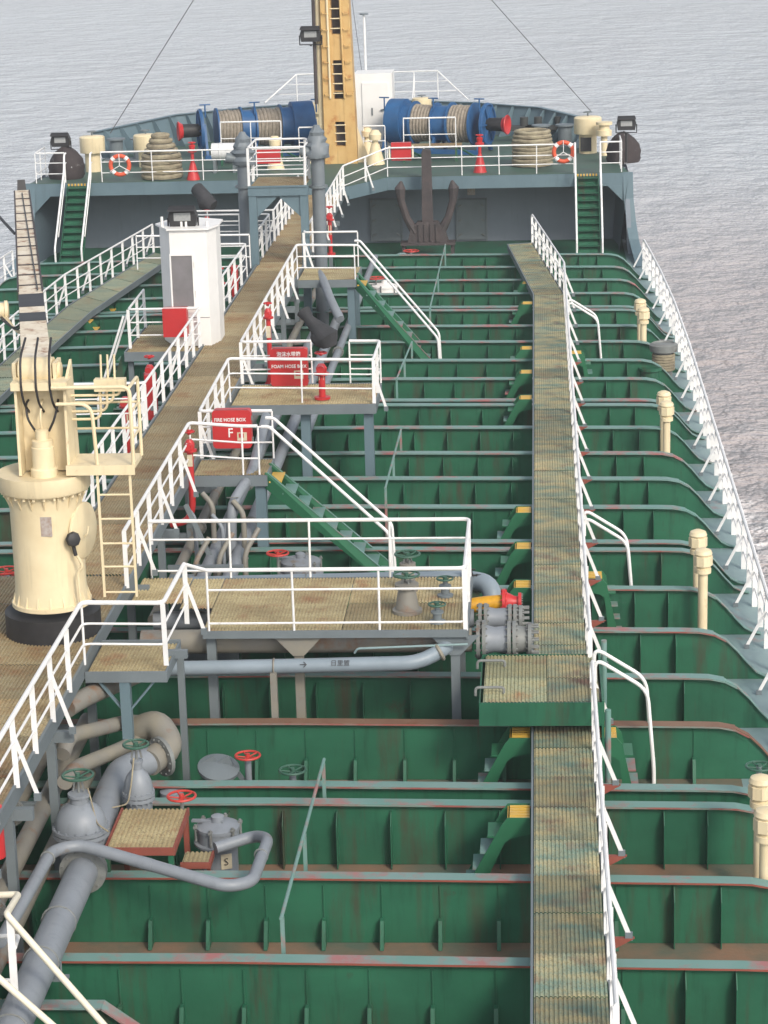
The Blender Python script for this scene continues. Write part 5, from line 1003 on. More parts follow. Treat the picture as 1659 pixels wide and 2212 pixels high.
def buoy(label, px, py):
    q = P(px, py, Y=FY); t = thing('lifebuoy', label, 'lifebuoy', (q.x, FY, q.z)); c = V(q.x, FY + 0.0, q.z)
    part('ring', MB().ring(c, 0.33, 0.075, 36, 10, (0,1,0)), ringor, t)
    for k in range(4): a = math.pi/4 + k*math.pi/2; p = c + V(math.cos(a), 0, math.sin(a))*0.33; part('white_band', MB().cyl(p + V(-math.sin(a),0,math.cos(a))*0.06, p - V(-math.sin(a),0,math.cos(a))*0.06, 0.082, 12), white, t)
    mb = MB()
    for k in range(3): a = math.pi/2 + k*2*math.pi/3; mb.bar(c + V(0,-0.09,0), c + V(math.cos(a)*0.40, -0.09, math.sin(a)*0.40), 0.05, 0.02, (0,1,0))
    part('holder', mb, white, t)
buoy('orange lifebuoy with white holder on the port forecastle railing', 259, 357); buoy('orange lifebuoy with white holder on the starboard forecastle railing by the ladder', 1217, 328)
def mush(label, px, pb, pt, wcap, Yk=None, door=False):
    """mushroom ventilator: base at image row pb on the forecastle deck"""
    b = P(px, pb, z=FZ) if Yk is None else P(px, pb, Y=Yk); h = P(px, pt, Y=b.y).z - b.z; s = wcap
    t = thing('mushroom_vent', label, 'ventilator', b)
    part('stem', MB().cyl(b, b + V(0,0,h*0.6), s*0.33, 20), cream, t)
    part('cap', MB().lathe(b + V(0,0,h*0.5), [(s*0.3, 0.02), (s*0.5, 0), (s*0.51, 0.02), (s*0.51, h*0.40), (s*0.46, h*0.43), (s*0.1, h*0.45)], 26), cream, t)
    part('handwheel', MB().cyl(b + V(0,0,h*0.93), b + V(0,0,h*1.03), 0.03, 8).ring(b + V(0,0,h*1.05), 0.16, 0.02, 16, 6), steel, t)
    if door: part('opening', MB().box(b + V(-0.28, -s*0.36, 0.1), b + V(0.12, -s*0.20, h*0.42)), black, t, smooth=False)
    return t
mush('cream mushroom ventilator beside the port corner floodlight', 203, 370, 288, 0.9)
mush('cream mushroom ventilator behind the conical rope coil', 318, 360, 285, 0.9)
mush('large cream mushroom ventilator with dark opening beside the starboard ladder', 1270, 330, 246, 1.0, door=True)
mush('cream ventilator at the bow behind the starboard winch', 912, 250, 208, 0.75, Yk=94.5)
mush('cream ventilator at the bow half hidden by the mast', 690, 270, 218, 0.85, Yk=93.5)
def coil(label, px, pb, w, h, cone):
    b = P(px, pb, z=FZ); t = thing('rope_coil', label, 'rope coil', b); n = 9
    part('core', MB().lathe(b, [(w*0.46, 0), (w*0.46, h*0.6), (w*(0.46 if not cone else 0.2), h*0.93)], 20), coldr, t)
    for k in range(n):
        f = k/(n - 1); r = w/2*(1 - (0.62*max(0, f - 0.45)/0.55 if cone else 0.14*max(0, f - 0.7)/0.3))
        part('rope_turn', MB().tube([b + V(math.cos(a)*r*random.uniform(0.97,1.03), math.sin(a)*r, h*(0.07 + 0.90*f) + random.uniform(-0.012, 0.012)) for a in [2*math.pi*j/22 for j in range(22)]], h/n*0.56, 7, closed=True), rope2, t)
    part('frame', MB().ring(b + V(0,0,0.04), w*0.5, 0.04, 24, 6), steel, t); return t
coil('tall conical coil of grey mooring rope on the port forecastle', 351, 385, 1.30, 1.55, True)
coil('drum shaped coil of pale mooring rope on the starboard forecastle', 1150, 358, 1.35, 1.25, False)
def winch(s, xs, Y, lb):
    """mooring winch; xs runs from the warping head inwards"""
    z = FZ + 1.05; t = thing('mooring_winch', lb, 'winch', ((xs[0] + xs[-1])/2, Y, FZ))
    ax_ = (s, 0, 0)
    x = xs
    part('warping_head', MB().lathe((x[0], Y, z), [(0.08, 0.10), (0.24, 0.06), (0.35, 0), (0.37, 0.03), (0.30, 0.12), (0.23, 0.24), (0.21, 0.5)], 26, ax=(-s, 0, 0)), red, t)
    part('head_drum', MB().lathe((x[0] - s*0.12, Y, z), [(0.27, 0), (0.26, 0.08), (0.24, abs(x[1] - x[0]) - 0.12)], 24, ax=(-s, 0, 0)), black, t)
    def disc(xx, r=0.80, w=0.06, m=blue): return part('drum_flange', MB().cyl((xx - w/2, Y, z), (xx + w/2, Y, z), r, 32), m, t)
    for xx in (x[1], x[2]): disc(xx)
    fr = MB()
    for a in range(6): an = a*math.pi/3; fr.bar((x[1] + s*0.05, Y, z), (x[1] + s*0.05, Y + math.cos(an)*0.78, z + math.sin(an)*0.78), 0.09, 0.04)
    part('spoke_frame', fr.ring((x[1] + s*0.05, Y, z), 0.74, 0.045, 28, 6, ax_), blue, t)
    def rdrum(xa_, xb_):
        part('rope_core', MB().cyl((xa_, Y, z), (xb_, Y, z), 0.58, 24), coldr, t); n = 7
        for k in range(n):
            xx = xa_ + (xb_ - xa_)*(k + 0.5)/n; r = 0.62 + random.uniform(-0.02, 0.03)
            part('rope_turn', MB().tube([(xx + 0.015*math.sin(3*a), Y + math.cos(a)*r, z + math.sin(a)*r) for a in [2*math.pi*j/24 for j in range(24)]], abs(xb_ - xa_)/n*0.56, 7, closed=True), rope, t)
    rdrum(x[2], x[3]); disc(x[3]); part('clutch_drum', MB().cyl((x[3], Y, z), (x[4], Y, z), 0.66, 28), blue, t); disc(x[4], 0.78); rdrum(x[4], x[5]); disc(x[5], 0.82)
    part('brake_band', MB().cyl((x[5], Y, z), (x[6], Y, z), 0.70, 30), blue, t); disc(x[6], 0.74)
    part('gear_case', MB().cyl((x[6], Y, z + 0.05), (x[7], Y, z + 0.05), 0.85, 32), blue, t)
    for xx in (x[1] - s*0.12, x[4] + s*0.05, x[7] - s*0.1):
        part('bearing_frame', MB().prism([(xx - 0.05, Y - 0.75, FZ + 0.02), (xx - 0.05, Y - 0.55, FZ + 0.02), (xx - 0.05, Y - 0.12, z), (xx - 0.05, Y + 0.12, z), (xx - 0.05, Y + 0.55, FZ + 0.02), (xx - 0.05, Y + 0.75, FZ + 0.02), (xx - 0.05, Y + 0.2, z + 0.22), (xx - 0.05, Y - 0.2, z + 0.22)], (0.1, 0, 0)), blue, t, smooth=False)
        part('brake_screw', MB().cyl((xx, Y - 0.45, z + 0.5), (xx, Y - 0.45, z + 1.0), 0.03, 8).cyl((xx - 0.2, Y - 0.45, z + 0.98), (xx + 0.2, Y - 0.45, z + 0.98), 0.025, 8), blue, t)
    part('base_frame', MB().box((min(x[1], x[-1]), Y - 0.8, FZ + 0.002), (max(x[1], x[-1]), Y - 0.62, FZ + 0.16)), blue, t, smooth=False); return t
YW = 89.6; wx = lambda px: P(px, 272, Y=YW).x
WROT = R(20)
w1 = winch(1, [wx(v) for v in (1106, 1058, 1030, 978, 942, 892, 870, 836)], YW, 'blue starboard mooring winch with two rope drums and red warping head')
w2 = winch(-1, [wx(v) for v in (384, 434, 468, 520, 550, 606, 630, 676)], YW, 'blue port mooring winch with two rope drums and red warping head')
w1.rotation_euler.z = -WROT; w2.rotation_euler.z = WROT * 0.8
for (xa_, xb_, lb) in ((872, 985, 'starboard'), (478, 608, 'port')):
    Yp = 86.6; a = P(xa_, 318, Y=Yp); b = P(xb_, 318, Y=Yp)
    op = thing('winch_platform', lb + ' operating step of brown grating in front of the mooring winch', 'platform', (a.x, Yp, FZ))
    zz = FZ + 0.55; grate(op, a.x - 0.1, b.x + 0.2, Yp, Yp + 1.0, zz, g_cat, plen=1.0); 
    for x in (a.x, b.x): part('leg', MB().box((x - 0.04, Yp + 0.05, FZ), (x + 0.04, Yp + 0.13, zz)), green, op); part('leg', MB().bar((x, Yp + 0.1, zz), (x + 0.8, Yp + 0.6, FZ + 0.02), 0.06, 0.04), green, op)
    rail('white railing of the ' + lb + ' winch operating step', [(a.x, Yp, zz), (b.x, Yp, zz)], h=1.05, lv=(0.45,), every=1.0, flat=False)
for (px, lb) in ((668, 'short white railing left of the mast foot'), (806, 'short white railing right of the mast foot')):
    q = P(px, 330, Y=87.5); rail(lb, [(q.x - 0.35, 87.5, FZ), (q.x + 0.45, 87.5, FZ)], h=1.25, lv=(0.7,), every=0.8, flat=False)
# floodlights and covered gear at both corners
def covered(label, px, pb, w, h):
    b = P(px, pb, z=FZ); mb = MB(); rr = random.Random(px)
    mb.lathe(b, [(w*0.46, 0), (w*0.50, h*0.12), (w*0.47, h*0.25), (w*0.50, h*0.38), (w*0.46, h*0.5), (w*0.44, h*0.62), (w*0.38, h*0.74), (w*0.30, h*0.86), (w*0.20, h*0.94), (w*0.08, h*1.0)], 26)
    f1, f2 = rr.uniform(0, 6), rr.uniform(0, 6)
    for p in mb.v:
        an = math.atan2(p.y - b.y, p.x - b.x); zz = (p.z - b.z)/h
        k = 1 + 0.06*math.sin(3*an + f1 + 2*zz) + 0.025*math.sin(8*an + f2 + 4*zz) + rr.uniform(-0.02, 0.02); p.x = b.x + (p.x - b.x)*k; p.y = b.y + (p.y - b.y)*k*0.8; p.z += 0.05*math.sin(2*an + f2)*zz
    single('covered_gear', label, 'covered gear', mb, clothp)
covered('paint spotted dark cover over gear at the port forecastle corner', 145, 385, 1.3, 1.15); covered('paint spotted dark cover over gear at the starboard forecastle corner', 1345, 350, 1.25, 1.05)
flood('black floodlight above the port forecastle corner', P(131, 304, Y=84.0), 1.0, base=1.1); flood('black floodlight above the starboard forecastle corner', P(1353, 268, Y=84.2), 1.0, base=1.0)
q = P(1305, 275, Y=87.5); single('small_vent', 'small cream goose neck vent beside the large starboard ventilator', 'vent', MB().lathe(V(q.x, q.y, FZ), [(0.12, 0), (0.12, q.z - FZ - 0.3), (0.28, q.z - FZ - 0.3), (0.28, q.z - FZ - 0.1), (0.2, q.z - FZ - 0.1), (0.2, q.z - FZ + 0.1), (0.3, q.z - FZ + 0.1), (0.3, q.z - FZ + 0.2)], 16), cream)
for (px, pb, lb) in ((418, 388, 'red hydrant on a conical red base at the port forecastle railing'), (1037, 372, 'red hydrant on a conical red base at the starboard forecastle railing')):
    b = P(px, pb, z=FZ); t = thing('deck_hydrant', lb, 'hydrant', b); part('cone_base', MB().lathe(b, [(0.24, 0), (0.10, 0.55), (0.06, 0.64)], 14), red, t); part('riser', MB().cyl(b + V(0,0,0.6), b + V(0,0,1.05), 0.06, 10), red, t); part('valve_head', MB().lathe(b + V(0,0,0.95), [(0.08, 0), (0.16, 0.02), (0.16, 0.08), (0.09, 0.1), (0.12, 0.25), (0.05, 0.3)], 12), red, t); part('handwheel', wheel(MB(), b + V(0,0,1.3), 0.12, 0.02), red, t)
a, b = P(846, 346, Y=FY + 0.2), P(888, 307, Y=FY + 0.2); t = thing('red_box', 'red fire box with white side brackets on the starboard forecastle railing', 'box', (a.x, FY, a.z)); part('case', MB().box((a.x, FY + 0.06, a.z), (b.x, FY + 0.3, b.z)), red, t, smooth=False)
for x in (a.x - 0.06, b.x + 0.06): part('bracket', MB().box((x - 0.03, FY + 0.02, a.z + 0.1), (x + 0.03, FY + 0.08, b.z - 0.1)), offwhite, t, smooth=False)
a, b = P(554, 354, Y=FY + 0.6), P(604, 322, Y=FY + 0.6); t = single('red_box', 'red box behind the gantry platform railing', 'box', MB().box((a.x, FY + 0.6, a.z), (b.x, FY + 0.9, b.z)), red, smooth=False)
for (px, pb, s, lb) in ((596, 366, 1.0, 'cream conical vent cowl behind the gantry platform railing'), (812, 356, 1.05, 'cream conical vent with round head right of the mast'), (795, 345, 1.0, 'cream round headed vent close to the mast foot')):
    b = P(px, pb, z=FZ); single('cone_vent', lb, 'vent', MB().lathe(b, [(0.32*s, 0.02), (0.14*s, 0.72*s), (0.1*s, 0.74*s), (0.1*s, 0.85*s), (0.2*s, 0.86*s), (0.22*s, 1.05*s), (0.12*s, 1.2*s)], 18), cream)
b = P(487, 372, z=FZ); mb = MB().cyl(b + V(-0.45,0,0.75), b + V(0.45,0,0.75), 0.30, 20); t = thing('liferaft', 'white liferaft canister in a cradle on the port forecastle railing', 'liferaft', b); part('canister', mb, raft, t); part('strap', MB().ring(b + V(-0.15,0,0.75), 0.305, 0.02, 20, 6, (1,0,0)), raft, t); part('cradle', MB().box(b + V(-0.4,-0.25,0), b + V(-0.3,0.25,0.5)), steel, t, smooth=False); part('cradle', MB().box(b + V(0.3,-0.25,0), b + V(0.4,0.25,0.5)), steel, t, smooth=False)
b = P(862, 0, X=0) if False else None
# bollards
for (px, pb, lb) in ((270, 352, 'pair of blue grey bollards behind the port lifebuoy'), (1195, 322, 'pair of dark bollards near the starboard rope coil')):
    b = P(px, pb, z=FZ); t = thing('bollard', lb, 'bollard', b)
    for dx in (-0.45, 0.45): part('post', MB().lathe(b + V(dx, 0.9, 0), [(0.26, 0), (0.26, 0.75), (0.36, 0.76), (0.36, 0.82)], 18), steel, t)
    part('base_plate', MB().box(b + V(-0.9, 0.5, 0.002), b + V(0.9, 1.3, 0.05)), steel, t, smooth=False)
# anchor
ay = 82.1; b = P(925, 522, Y=ay); zt_a = P(925, 322, Y=ay).z; an = thing('spare_anchor', 'rusty dark stockless spare anchor standing upright before the forecastle bulkhead', 'anchor', b)
part('shank', MB().prism([(b.x - 0.20, ay - 0.12, b.z + 0.3), (b.x + 0.20, ay - 0.12, b.z + 0.3), (b.x + 0.16, ay - 0.12, zt_a - 0.1), (b.x + 0.12, ay - 0.12, zt_a), (b.x - 0.12, ay - 0.12, zt_a), (b.x - 0.16, ay - 0.12, zt_a - 0.1)], (0, 0.24, 0)), anch, an, smooth=False)
part('crown', MB().prism([(b.x - 0.72, ay - 0.2, b.z), (b.x + 0.72, ay - 0.2, b.z), (b.x + 0.58, ay - 0.2, b.z + 0.45), (b.x + 0.35, ay - 0.2, b.z + 0.72), (b.x - 0.35, ay - 0.2, b.z + 0.72), (b.x - 0.6, ay - 0.2, b.z + 0.45)], (0, 0.4, 0)), anch, an, smooth=False)
for s_ in (-1, 1):
    part('fluke', MB().tube([(b.x + s_*0.45, ay - 0.05, b.z + 0.35), (b.x + s_*0.72, ay - 0.10, b.z + 0.85), (b.x + s_*0.90, ay - 0.15, b.z + 1.45), (b.x + s_*0.93, ay - 0.18, b.z + 1.9), (b.x + s_*0.88, ay - 0.2, b.z + 2.15)], [0.17, 0.13, 0.13, 0.19, 0.04], 8), anch, an, smooth=False)
for k in range(4): x = b.x - 0.3 + 0.2*k; part('rib', MB().box((x - 0.025, ay - 0.26, b.z + 0.05), (x + 0.025, ay - 0.2, b.z + 0.65)), anch, an, smooth=False)
part('stand', MB().box((b.x - 0.95, ay - 0.3, b.z - 0.09), (b.x + 0.95, ay + 0.35, b.z - 0.0)), anch, an, smooth=False)
for x in (-0.85, 0.85): part('stand_leg', MB().box((b.x + x - 0.06, ay - 0.2, 0.0), (b.x + x + 0.06, ay + 0.25, b.z - 0.09)), anch, an, smooth=False)
# bulkhead doors
for (xa_, xb_, lb) in ((985, 1052, 'weathertight grey door right of the anchor'), (800, 868, 'weathertight grey door left of the anchor')):
    a, b = P(xa_, 524, Y=BY - 0.1), P(xb_, 428, Y=BY - 0.1); t = thing('bulkhead_door', lb, 'door', (a.x, BY, a.z))
    part('panel', MB().box((a.x, BY - 0.09, max(a.z, 0.1)), (b.x, BY - 0.014, b.z)), steel, t, smooth=False)
    for k in range(6):
        p = V(a.x + 0.1 if k % 2 else b.x - 0.1, BY - 0.12, a.z + (b.z - a.z)*(0.15 + 0.33*(k//2))); part('dog', MB().cyl(p, p + V(0.12 if k % 2 else -0.12, 0, 0.08), 0.025, 6), fgrey, t)
    part('frame', MB().tube([(a.x + 0.04, BY - 0.1, a.z + 0.05), (b.x - 0.04, BY - 0.1, a.z + 0.05), (b.x - 0.04, BY - 0.1, b.z - 0.04), (a.x + 0.04, BY - 0.1, b.z - 0.04)], 0.025, 6, closed=True), steel, t)
a = P(1018, 412, Y=BY - 0.05); single('notice_plate', 'small pale notice plate on the bulkhead above the right door', 'notice', MB().box((a.x - 0.14, BY - 0.03, a.z - 0.16), (a.x + 0.14, BY - 0.004, a.z + 0.16)), plate, smooth=False)
a = P(1332, 398, Y=BY - 0.05); single('notice_plate', 'small pale notice plate at the starboard end of the bulkhead', 'notice', MB().box((a.x - 0.16, BY - 0.03, a.z - 0.18), (a.x + 0.16, BY - 0.004, a.z + 0.18)), plate, smooth=False)
# ================================================================== MAST
YM = 86.6; mz = lambda py: P(735, py, Y=YM).z
ms = thing('foremast', 'rust streaked cream foremast with ladder slots rising from the forecastle', 'mast', (0, YM, FZ))
zTop = mz(-260)
def mx(px, py): return P(px, py, Y=YM).x
xl0, xr0, xl1, xr1 = mx(703, 365), mx(773, 365), mx(691, 0), mx(753, 0); zb0, z10 = FZ, mz(0)
def mlr(z): f = (z - zb0)/(z10 - zb0); return xl0 + (xl1 - xl0)*f, xr0 + (xr1 - xr0)*f
slots = [(mz(316), mz(263)), (mz(214), mz(130)), (mz(74), mz(-55))]
def mslab(z0, z1, f0, f1, y0, y1):
    (a0, a1), (c0, c1) = mlr(z0), mlr(z1); L = lambda a, b, f: a + (b - a)*f
    return [(L(a0,a1,f0), y0, z0), (L(a0,a1,f1), y0, z0), (L(a0,a1,f1), y1, z0), (L(a0,a1,f0), y1, z0), (L(c0,c1,f0), y0, z1), (L(c0,c1,f1), y0, z1), (L(c0,c1,f1), y1, z1), (L(c0,c1,f0), y1, z1)]
BOX = [(0,3,2,1),(4,5,6,7),(0,1,5,4),(1,2,6,5),(2,3,7,6),(3,0,4,7)]
S0, S1 = 0.36, 0.66
mb = MB(); zs = [zb0] + [v for s in slots for v in s] + [zTop]
mb.add(mslab(zb0, zTop, 0, S0, YM, YM + 0.9), BOX); mb.add(mslab(zb0, zTop, S1, 1, YM, YM + 0.9), BOX); mb.add(mslab(zb0, zTop, S0, S1, YM + 0.45, YM + 0.9), BOX)
for i in range(0, len(zs) - 1, 2): mb.add(mslab(zs[i], zs[i+1], S0 - 0.001, S1 + 0.001, YM + 0.02, YM + 0.4), BOX)
mast = part('mast_column', mb, mastp, ms, smooth=False)
mb = MB(); mb.add(mslab(zb0 + 0.3, zTop, S0 + 0.001, S1 - 0.001, YM + 0.40, YM + 0.445), BOX); part('slot_lining', mb, anch, ms, smooth=False)
for z0, z1 in slots:
    n_ = max(3, int((z1 - z0)/0.32))
    for k in range(n_):
        z = z0 + (z1 - z0)*(k + 0.6)/n_; l, r = mlr(z); part('rung', MB().cyl((l + (r - l)*S0 - 0.03, YM - 0.02, z), (l + (r - l)*S1 + 0.03, YM - 0.02, z), 0.022, 7), cream, ms)
for f, m_ in ((0.24, cream), (0.70, mastp)):
    z0 = mz(212); l0, r0 = mlr(z0); l1, r1 = mlr(zTop); part('cable_pipe', MB().cyl((l0 + (r0 - l0)*f, YM - 0.05, z0), (l1 + (r1 - l1)*f, YM - 0.05, zTop), 0.04, 8), m_, ms)
for k in range(8):
    z = mz(205) + k*0.58; l, r = mlr(z)
    for f in (0.15, 0.86): part('climbing_step', MB().tube([(l + (r-l)*f - 0.10, YM - 0.01, z + 0.05), (l + (r-l)*f - 0.08, YM - 0.09, z), (l + (r-l)*f + 0.08, YM - 0.09, z), (l + (r-l)*f + 0.10, YM - 0.01, z + 0.05)], 0.022, 6), mastp, ms)
l0, r0 = mlr(FZ); l1, r1 = mlr(zTop)
part('side_pipe', MB().cyl((l0 - 0.12, YM + 0.3, FZ), (l1 - 0.12, YM + 0.3, zTop), 0.10, 14), cream, ms); part('side_pipe', MB().cyl((l0 - 0.27, YM + 0.2, mz(225)), (l1 - 0.27, YM + 0.2, zTop), 0.06, 10), anch, ms)
for s_, xx in ((1, r0),): part('foot_bracket', MB().prism([(xx, YM + 0.3, FZ), (xx + 0.45, YM + 0.3, FZ), (xx, YM + 0.3, FZ + 1.3)], (0, 0.03, 0)), cream, ms, smooth=False)
part('foot_bracket', MB().prism([(l0 - 0.2, YM + 0.3, FZ), (l0 - 0.6, YM + 0.3, FZ), (l0 - 0.2, YM + 0.3, FZ + 1.0)], (0, 0.03, 0)), cream, ms, smooth=False)
part('seam', MB().add(mslab(mz(198), mz(197), -0.01, 1.01, YM - 0.015, YM + 0.9), BOX), mastp, ms, smooth=False)
flood('black floodlight fixed to the left side of the foremast', P(671, 76, Y=YM), 1.12)
# white deck house behind the mast
yh = 91.5; a, b = P(768, 268, Y=yh), P(846, 158, Y=yh); hs_ = thing('bow_house', 'white companionway house with closed door behind the foremast', 'deckhouse', (a.x, yh, FZ))
part('wall', MB().box((a.x, yh, FZ), (b.x, yh + 1.6, b.z)), lockerw, hs_, smooth=False)
d0, d1 = P(784, 262, Y=yh), P(838, 178, Y=yh); dr = part('door', MB().box((d0.x, yh - 0.05, FZ + 0.2), (d1.x, yh - 0.002, d1.z)), lockerw, hs_, smooth=False)
part('door_handle', MB().box((d0.x + 0.35, yh - 0.09, (FZ + d1.z)/2), (d0.x + 0.40, yh - 0.05, (FZ + d1.z)/2 + 0.28)), steel, dr, smooth=False)
part('rope_hook', MB().cyl((d1.x - 0.3, yh - 0.12, (FZ + d1.z)/2 + 0.2), (d1.x + 0.1, yh - 0.1, (FZ + d1.z)/2 + 0.25), 0.03, 6), steel, hs_)
sp = P(790, 158, Y=98.6); tp = P(786, 32, Y=98.6); fs_ = thing('jackstaff', 'slim white jackstaff at the bow beside the mast', 'flagstaff', (sp.x, 98.6, FZ)); part('staff', MB().tube([(sp.x, 98.6, FZ), tp], [0.07, 0.05], 8), white, fs_); part('truck', MB().cyl(tp, tp + V(0,0,0.06), 0.18, 10), steel, fs_)
# rails on the bow bulwark
yb = 98.3; a, b, c, d = P(572, 222, Y=97.0), P(640, 161, Y=yb), P(945, 153, Y=yb), P(1012, 216, Y=97.0)
br = thing('bow_railing', 'thin white railing standing on top of the bow bulwark', 'railing', (0, yb, FZ + 1.1))
part('top_rail', MB().tube([a, b, c, d], 0.032, 8), white, br)
for f in (0.62, 0.25):
    zz = lambda p: p.z - (p.z - (FZ + 1.15))*(1 - f)
    part('mid_rail', MB().tube([(b.x - 0.5*(1-f)*2, yb, zz(b)), (b.x, yb, zz(b)), (c.x, yb, zz(c)), (c.x + 0.5*(1-f)*2, yb, zz(c))], 0.018, 6), white, br)
for k in range(7):
    p = b.lerp(c, k/6); part('post', MB().cyl((p.x, yb, FZ + 1.1), p, 0.024, 7), white, br)
    if k in (1, 5): part('brace', MB().cyl((p.x, yb, p.z - 0.2), (p.x - 0.05, yb - 0.7, FZ + 1.1), 0.026, 7), white, br)
# stays
a = P(238, 288, Y=88.5); single('wire_stay', 'thin wire stay rising from the port bulwark to the foremast', 'wire', MB().cyl(a, P(418, 0, Y=87.5) + (P(418, 0, Y=87.5) - a)*0.9, 0.016, 6), wire)
a2 = P(1276, 240, Y=89); single('wire_stay', 'thin wire stay rising from the starboard ventilator to the foremast', 'wire', MB().cyl(a2, P(1062, 0, Y=88) + (P(1062, 0, Y=88) - a2)*0.9, 0.016, 6), wire)
single('wire_stay', 'very thin forestay wire running down beside the jackstaff', 'wire', MB().cyl(P(782, 158, Y=97.5), P(752, -60, Y=87.5), 0.010, 6), wire)
for (q, lb) in ((a, 'short turnbuckle at the foot of the port wire stay'), (a2, 'short turnbuckle at the foot of the starboard wire stay')): 
    pass
# fairleads on the bulwark top (starboard)
for (px, lb) in ((1110, 'dark roller fairlead inside the starboard bulwark, nearer the winch'), (1185, 'dark roller fairlead inside the starboard bulwark, nearer the big ventilator')):
    b = P(px, 300, Y=92.2); mb = MB().box((b.x - 0.9, 92.0, FZ + 0.45), (b.x + 0.9, 92.5, FZ + 0.62)).cyl((b.x - 0.4, 92.2, FZ + 0.6), (b.x - 0.4, 92.2, FZ + 0.95), 0.16, 12).cyl((b.x + 0.4, 92.2, FZ + 0.6), (b.x + 0.4, 92.2, FZ + 0.95), 0.16, 12); single('fairlead', lb, 'fairlead', mb, coldr)
# ================================================================== STARBOARD EDGE
def pv(label, px, pt, X, s=1.0):
    top = P(px, pt, X=X); t = thing('tank_vent', label, 'vent', (top.x, top.y, 0), 'cream tank vents along the starboard edge'); b = V(top.x, top.y, 0)
    h = top.z
    part('pipe', MB().cyl(b, b + V(0,0,h - 0.42), 0.085, 16), cream, t)
    part('collar', MB().lathe(b + V(0,0,h - 0.46), [(0.09, 0), (0.145, 0.01), (0.145, 0.09), (0.11, 0.10), (0.12, 0.13)], 18), cream, t)
    part('head', MB().lathe(b + V(0,0,h - 0.33), [(0.12, 0), (0.17, 0.02), (0.17, 0.19), (0.12, 0.21)], 8), cream, t, smooth=False)
    part('cap', MB().lathe(b + V(0,0,h - 0.125), [(0.15, 0), (0.165, 0.03), (0.14, 0.09), (0.06, 0.125)], 18), cream, t)
    return t
for (px, pt, X, lb) in ((1383, 645, 10.15, 'farther cream vent of the farthest pair on the starboard edge'), (1390, 663, 10.18, 'nearer cream vent of the farthest pair on the starboard edge'), (1434, 844, 10.15, 'farther cream vent of the middle pair on the starboard edge'), (1440, 866, 10.2, 'nearer cream vent of the middle pair on the starboard edge'), (1508, 1144, 10.15, 'farther cream vent of the pair abreast of the manifold'), (1519, 1184, 10.2, 'nearer cream vent of the pair abreast of the manifold'), (1644, 1674, 10.15, 'farther cream vent of the pair at the right picture edge'), (1656, 1745, 10.2, 'nearer cream vent of the pair at the right picture edge')):
    q = P(px, pt, z=1.75); pv(lb, px, pt, q.x)
q = P(1640, 1655, z=1.4); t = thing('hand_valve', 'dark handwheel with hanging cord behind the vents at right edge', 'handwheel', (q.x, q.y, 0)); part('pedestal', MB().cyl((q.x, q.y, 0), (q.x, q.y, q.z), 0.04, 8), steel, t); part('handwheel', wheel(MB(), q, 0.18), greenw, t)
q = P(1433, 820, z=0.05); t = thing('bollard', 'brown roller bollard with rope round it on the far starboard edge', 'bollard', q)
part('post', MB().lathe(q, [(0.28, 0), (0.24, 0.05), (0.24, 0.75), (0.36, 0.78), (0.38, 0.95), (0.30, 1.0), (0.28, 0.96)], 20), fgrey, t)
for k in range(6): part('rope_turn', MB().ring(q + V(0,0,0.30 + 0.075*k), 0.27, 0.042, 22, 7), rope2, t)
q2 = P(1405, 825, z=0.3); single('bollard', 'green bollard just left of the roped bollard on the far starboard edge', 'bollard', MB().lathe(V(q2.x, q2.y, 0), [(0.24, 0), (0.24, 0.6), (0.30, 0.62), (0.30, 0.68)], 18), green)
for i, (px, py) in enumerate(((1557, 1245), (1576, 1332), (1498, 985))):
    q = P(px, py, z=0.0); mb = MB().box((q.x - 0.03, q.y - 0.25, 0.003), (q.x + 0.03, q.y + 0.12, 0.03)).box((q.x - 0.15, q.y - 0.25, 0.003), (q.x - 0.031, q.y - 0.17, 0.03)); single('deck_mark', ('small red hook shaped weld mark beside the pair of vents abreast of the manifold', 'small red hook shaped weld mark below the pair of vents abreast of the manifold', 'small red hook shaped weld mark far along the starboard edge')[i], 'deck mark', mb, redw, smooth=False)
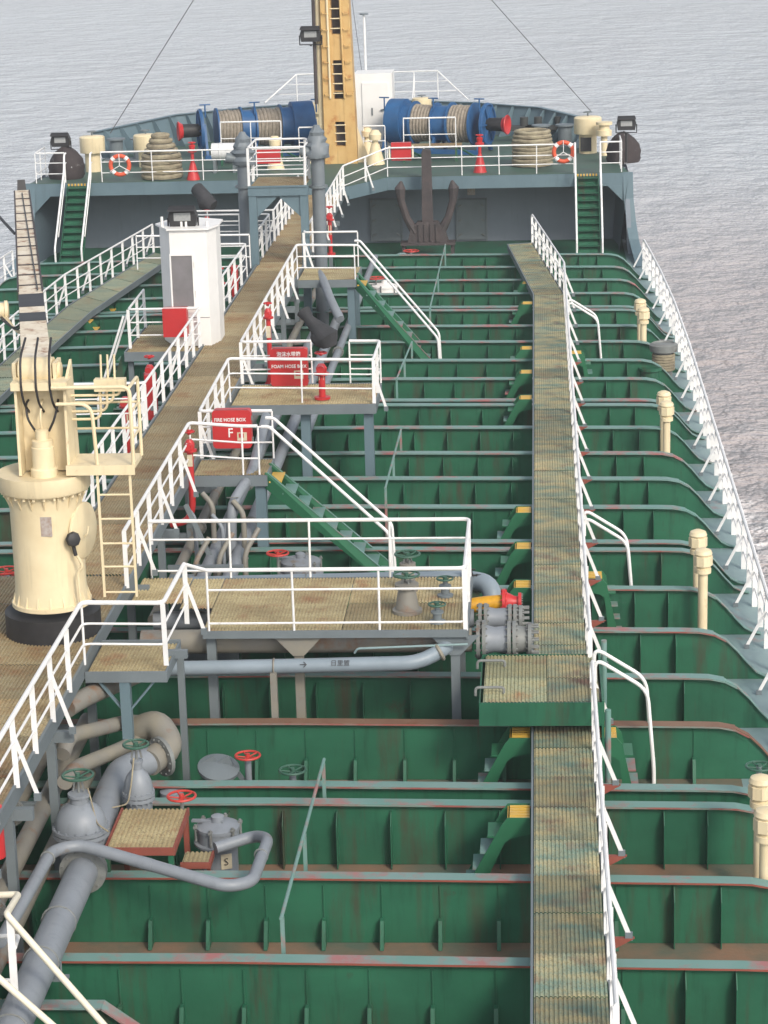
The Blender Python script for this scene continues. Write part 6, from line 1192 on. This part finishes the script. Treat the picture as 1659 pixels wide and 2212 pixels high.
# ================================================================== near stair at lower left corner
t = thing('handrail', 'cream coloured stair handrails crossing the lower left corner', 'handrail', P(60, 2200, z=1.0))
Yh = 24.2
part('rail_pipe', MB().tube([P(-30, 1934, Y=Yh + 0.9), P(40, 1932, Y=Yh + 0.9), P(14, 1975, Y=Yh), P(225, 2215, Y=Yh), P(260, 2255, Y=Yh)], 0.04, 10, bend=0.06), offwhite, t)
part('rail_pipe', MB().tube([P(-40, 2080, Y=Yh - 0.6), P(125, 2225, Y=Yh - 0.6), P(160, 2255, Y=Yh - 0.6)], 0.04, 10), offwhite, t)
part('post', MB().bar(P(22, 1985, Y=Yh), P(35, 2195, Y=Yh), 0.085, 0.02, (1,0,0)), white, t)
for py in (2022, 2118): part('mid_rail', MB().tube([P(-30, py, Y=Yh + 0.4), P(40, py, Y=Yh + 0.4), P(32, py + 25, Y=Yh)], 0.026, 8, bend=0.05), white, t)
q = P(10, 2195, Y=Yh + 0.3); tr = thing('stair_landing', 'corner of a brown grating landing at the lower left picture edge', 'platform', q); grate(tr, q.x - 1.5, q.x + 0.15, q.y - 0.9, q.y + 0.4, q.z, g_plat, plen=1.3)
part('frame', MB().box((q.x + 0.152, q.y - 0.9, q.z - 0.15), (q.x + 0.19, q.y + 0.4, q.z + 0.03)), steel, tr, smooth=False)
q = P(2, 1800, Y=26.8); single('fire_case', 'red hose valve cut by the left picture edge under the near railing', 'case', MB().lathe(q - V(0.1,0,0.35), [(0.06, 0), (0.14, 0.04), (0.14, 0.7), (0.06, 0.75)], 14), red)
# ================================================================== HAZE
hz = MB().box((-8500, -2500, SEA - 1.5), (8500, 9000, 26)); hm_ = bpy.data.materials.new('haze'); hm_.use_nodes = True; hn = hm_.node_tree
hn.nodes.remove(hn.nodes['Principled BSDF']); pv_ = hn.nodes.new('ShaderNodeVolumePrincipled'); pv_.inputs['Color'].default_value = (0.9, 0.93, 0.97, 1); pv_.inputs['Density'].default_value = 0.0006
hn.links.new(pv_.outputs[0], hn.nodes['Material Output'].inputs['Volume'])
ho = part('haze', hz, hm_, None, stuff=True, smooth=False)
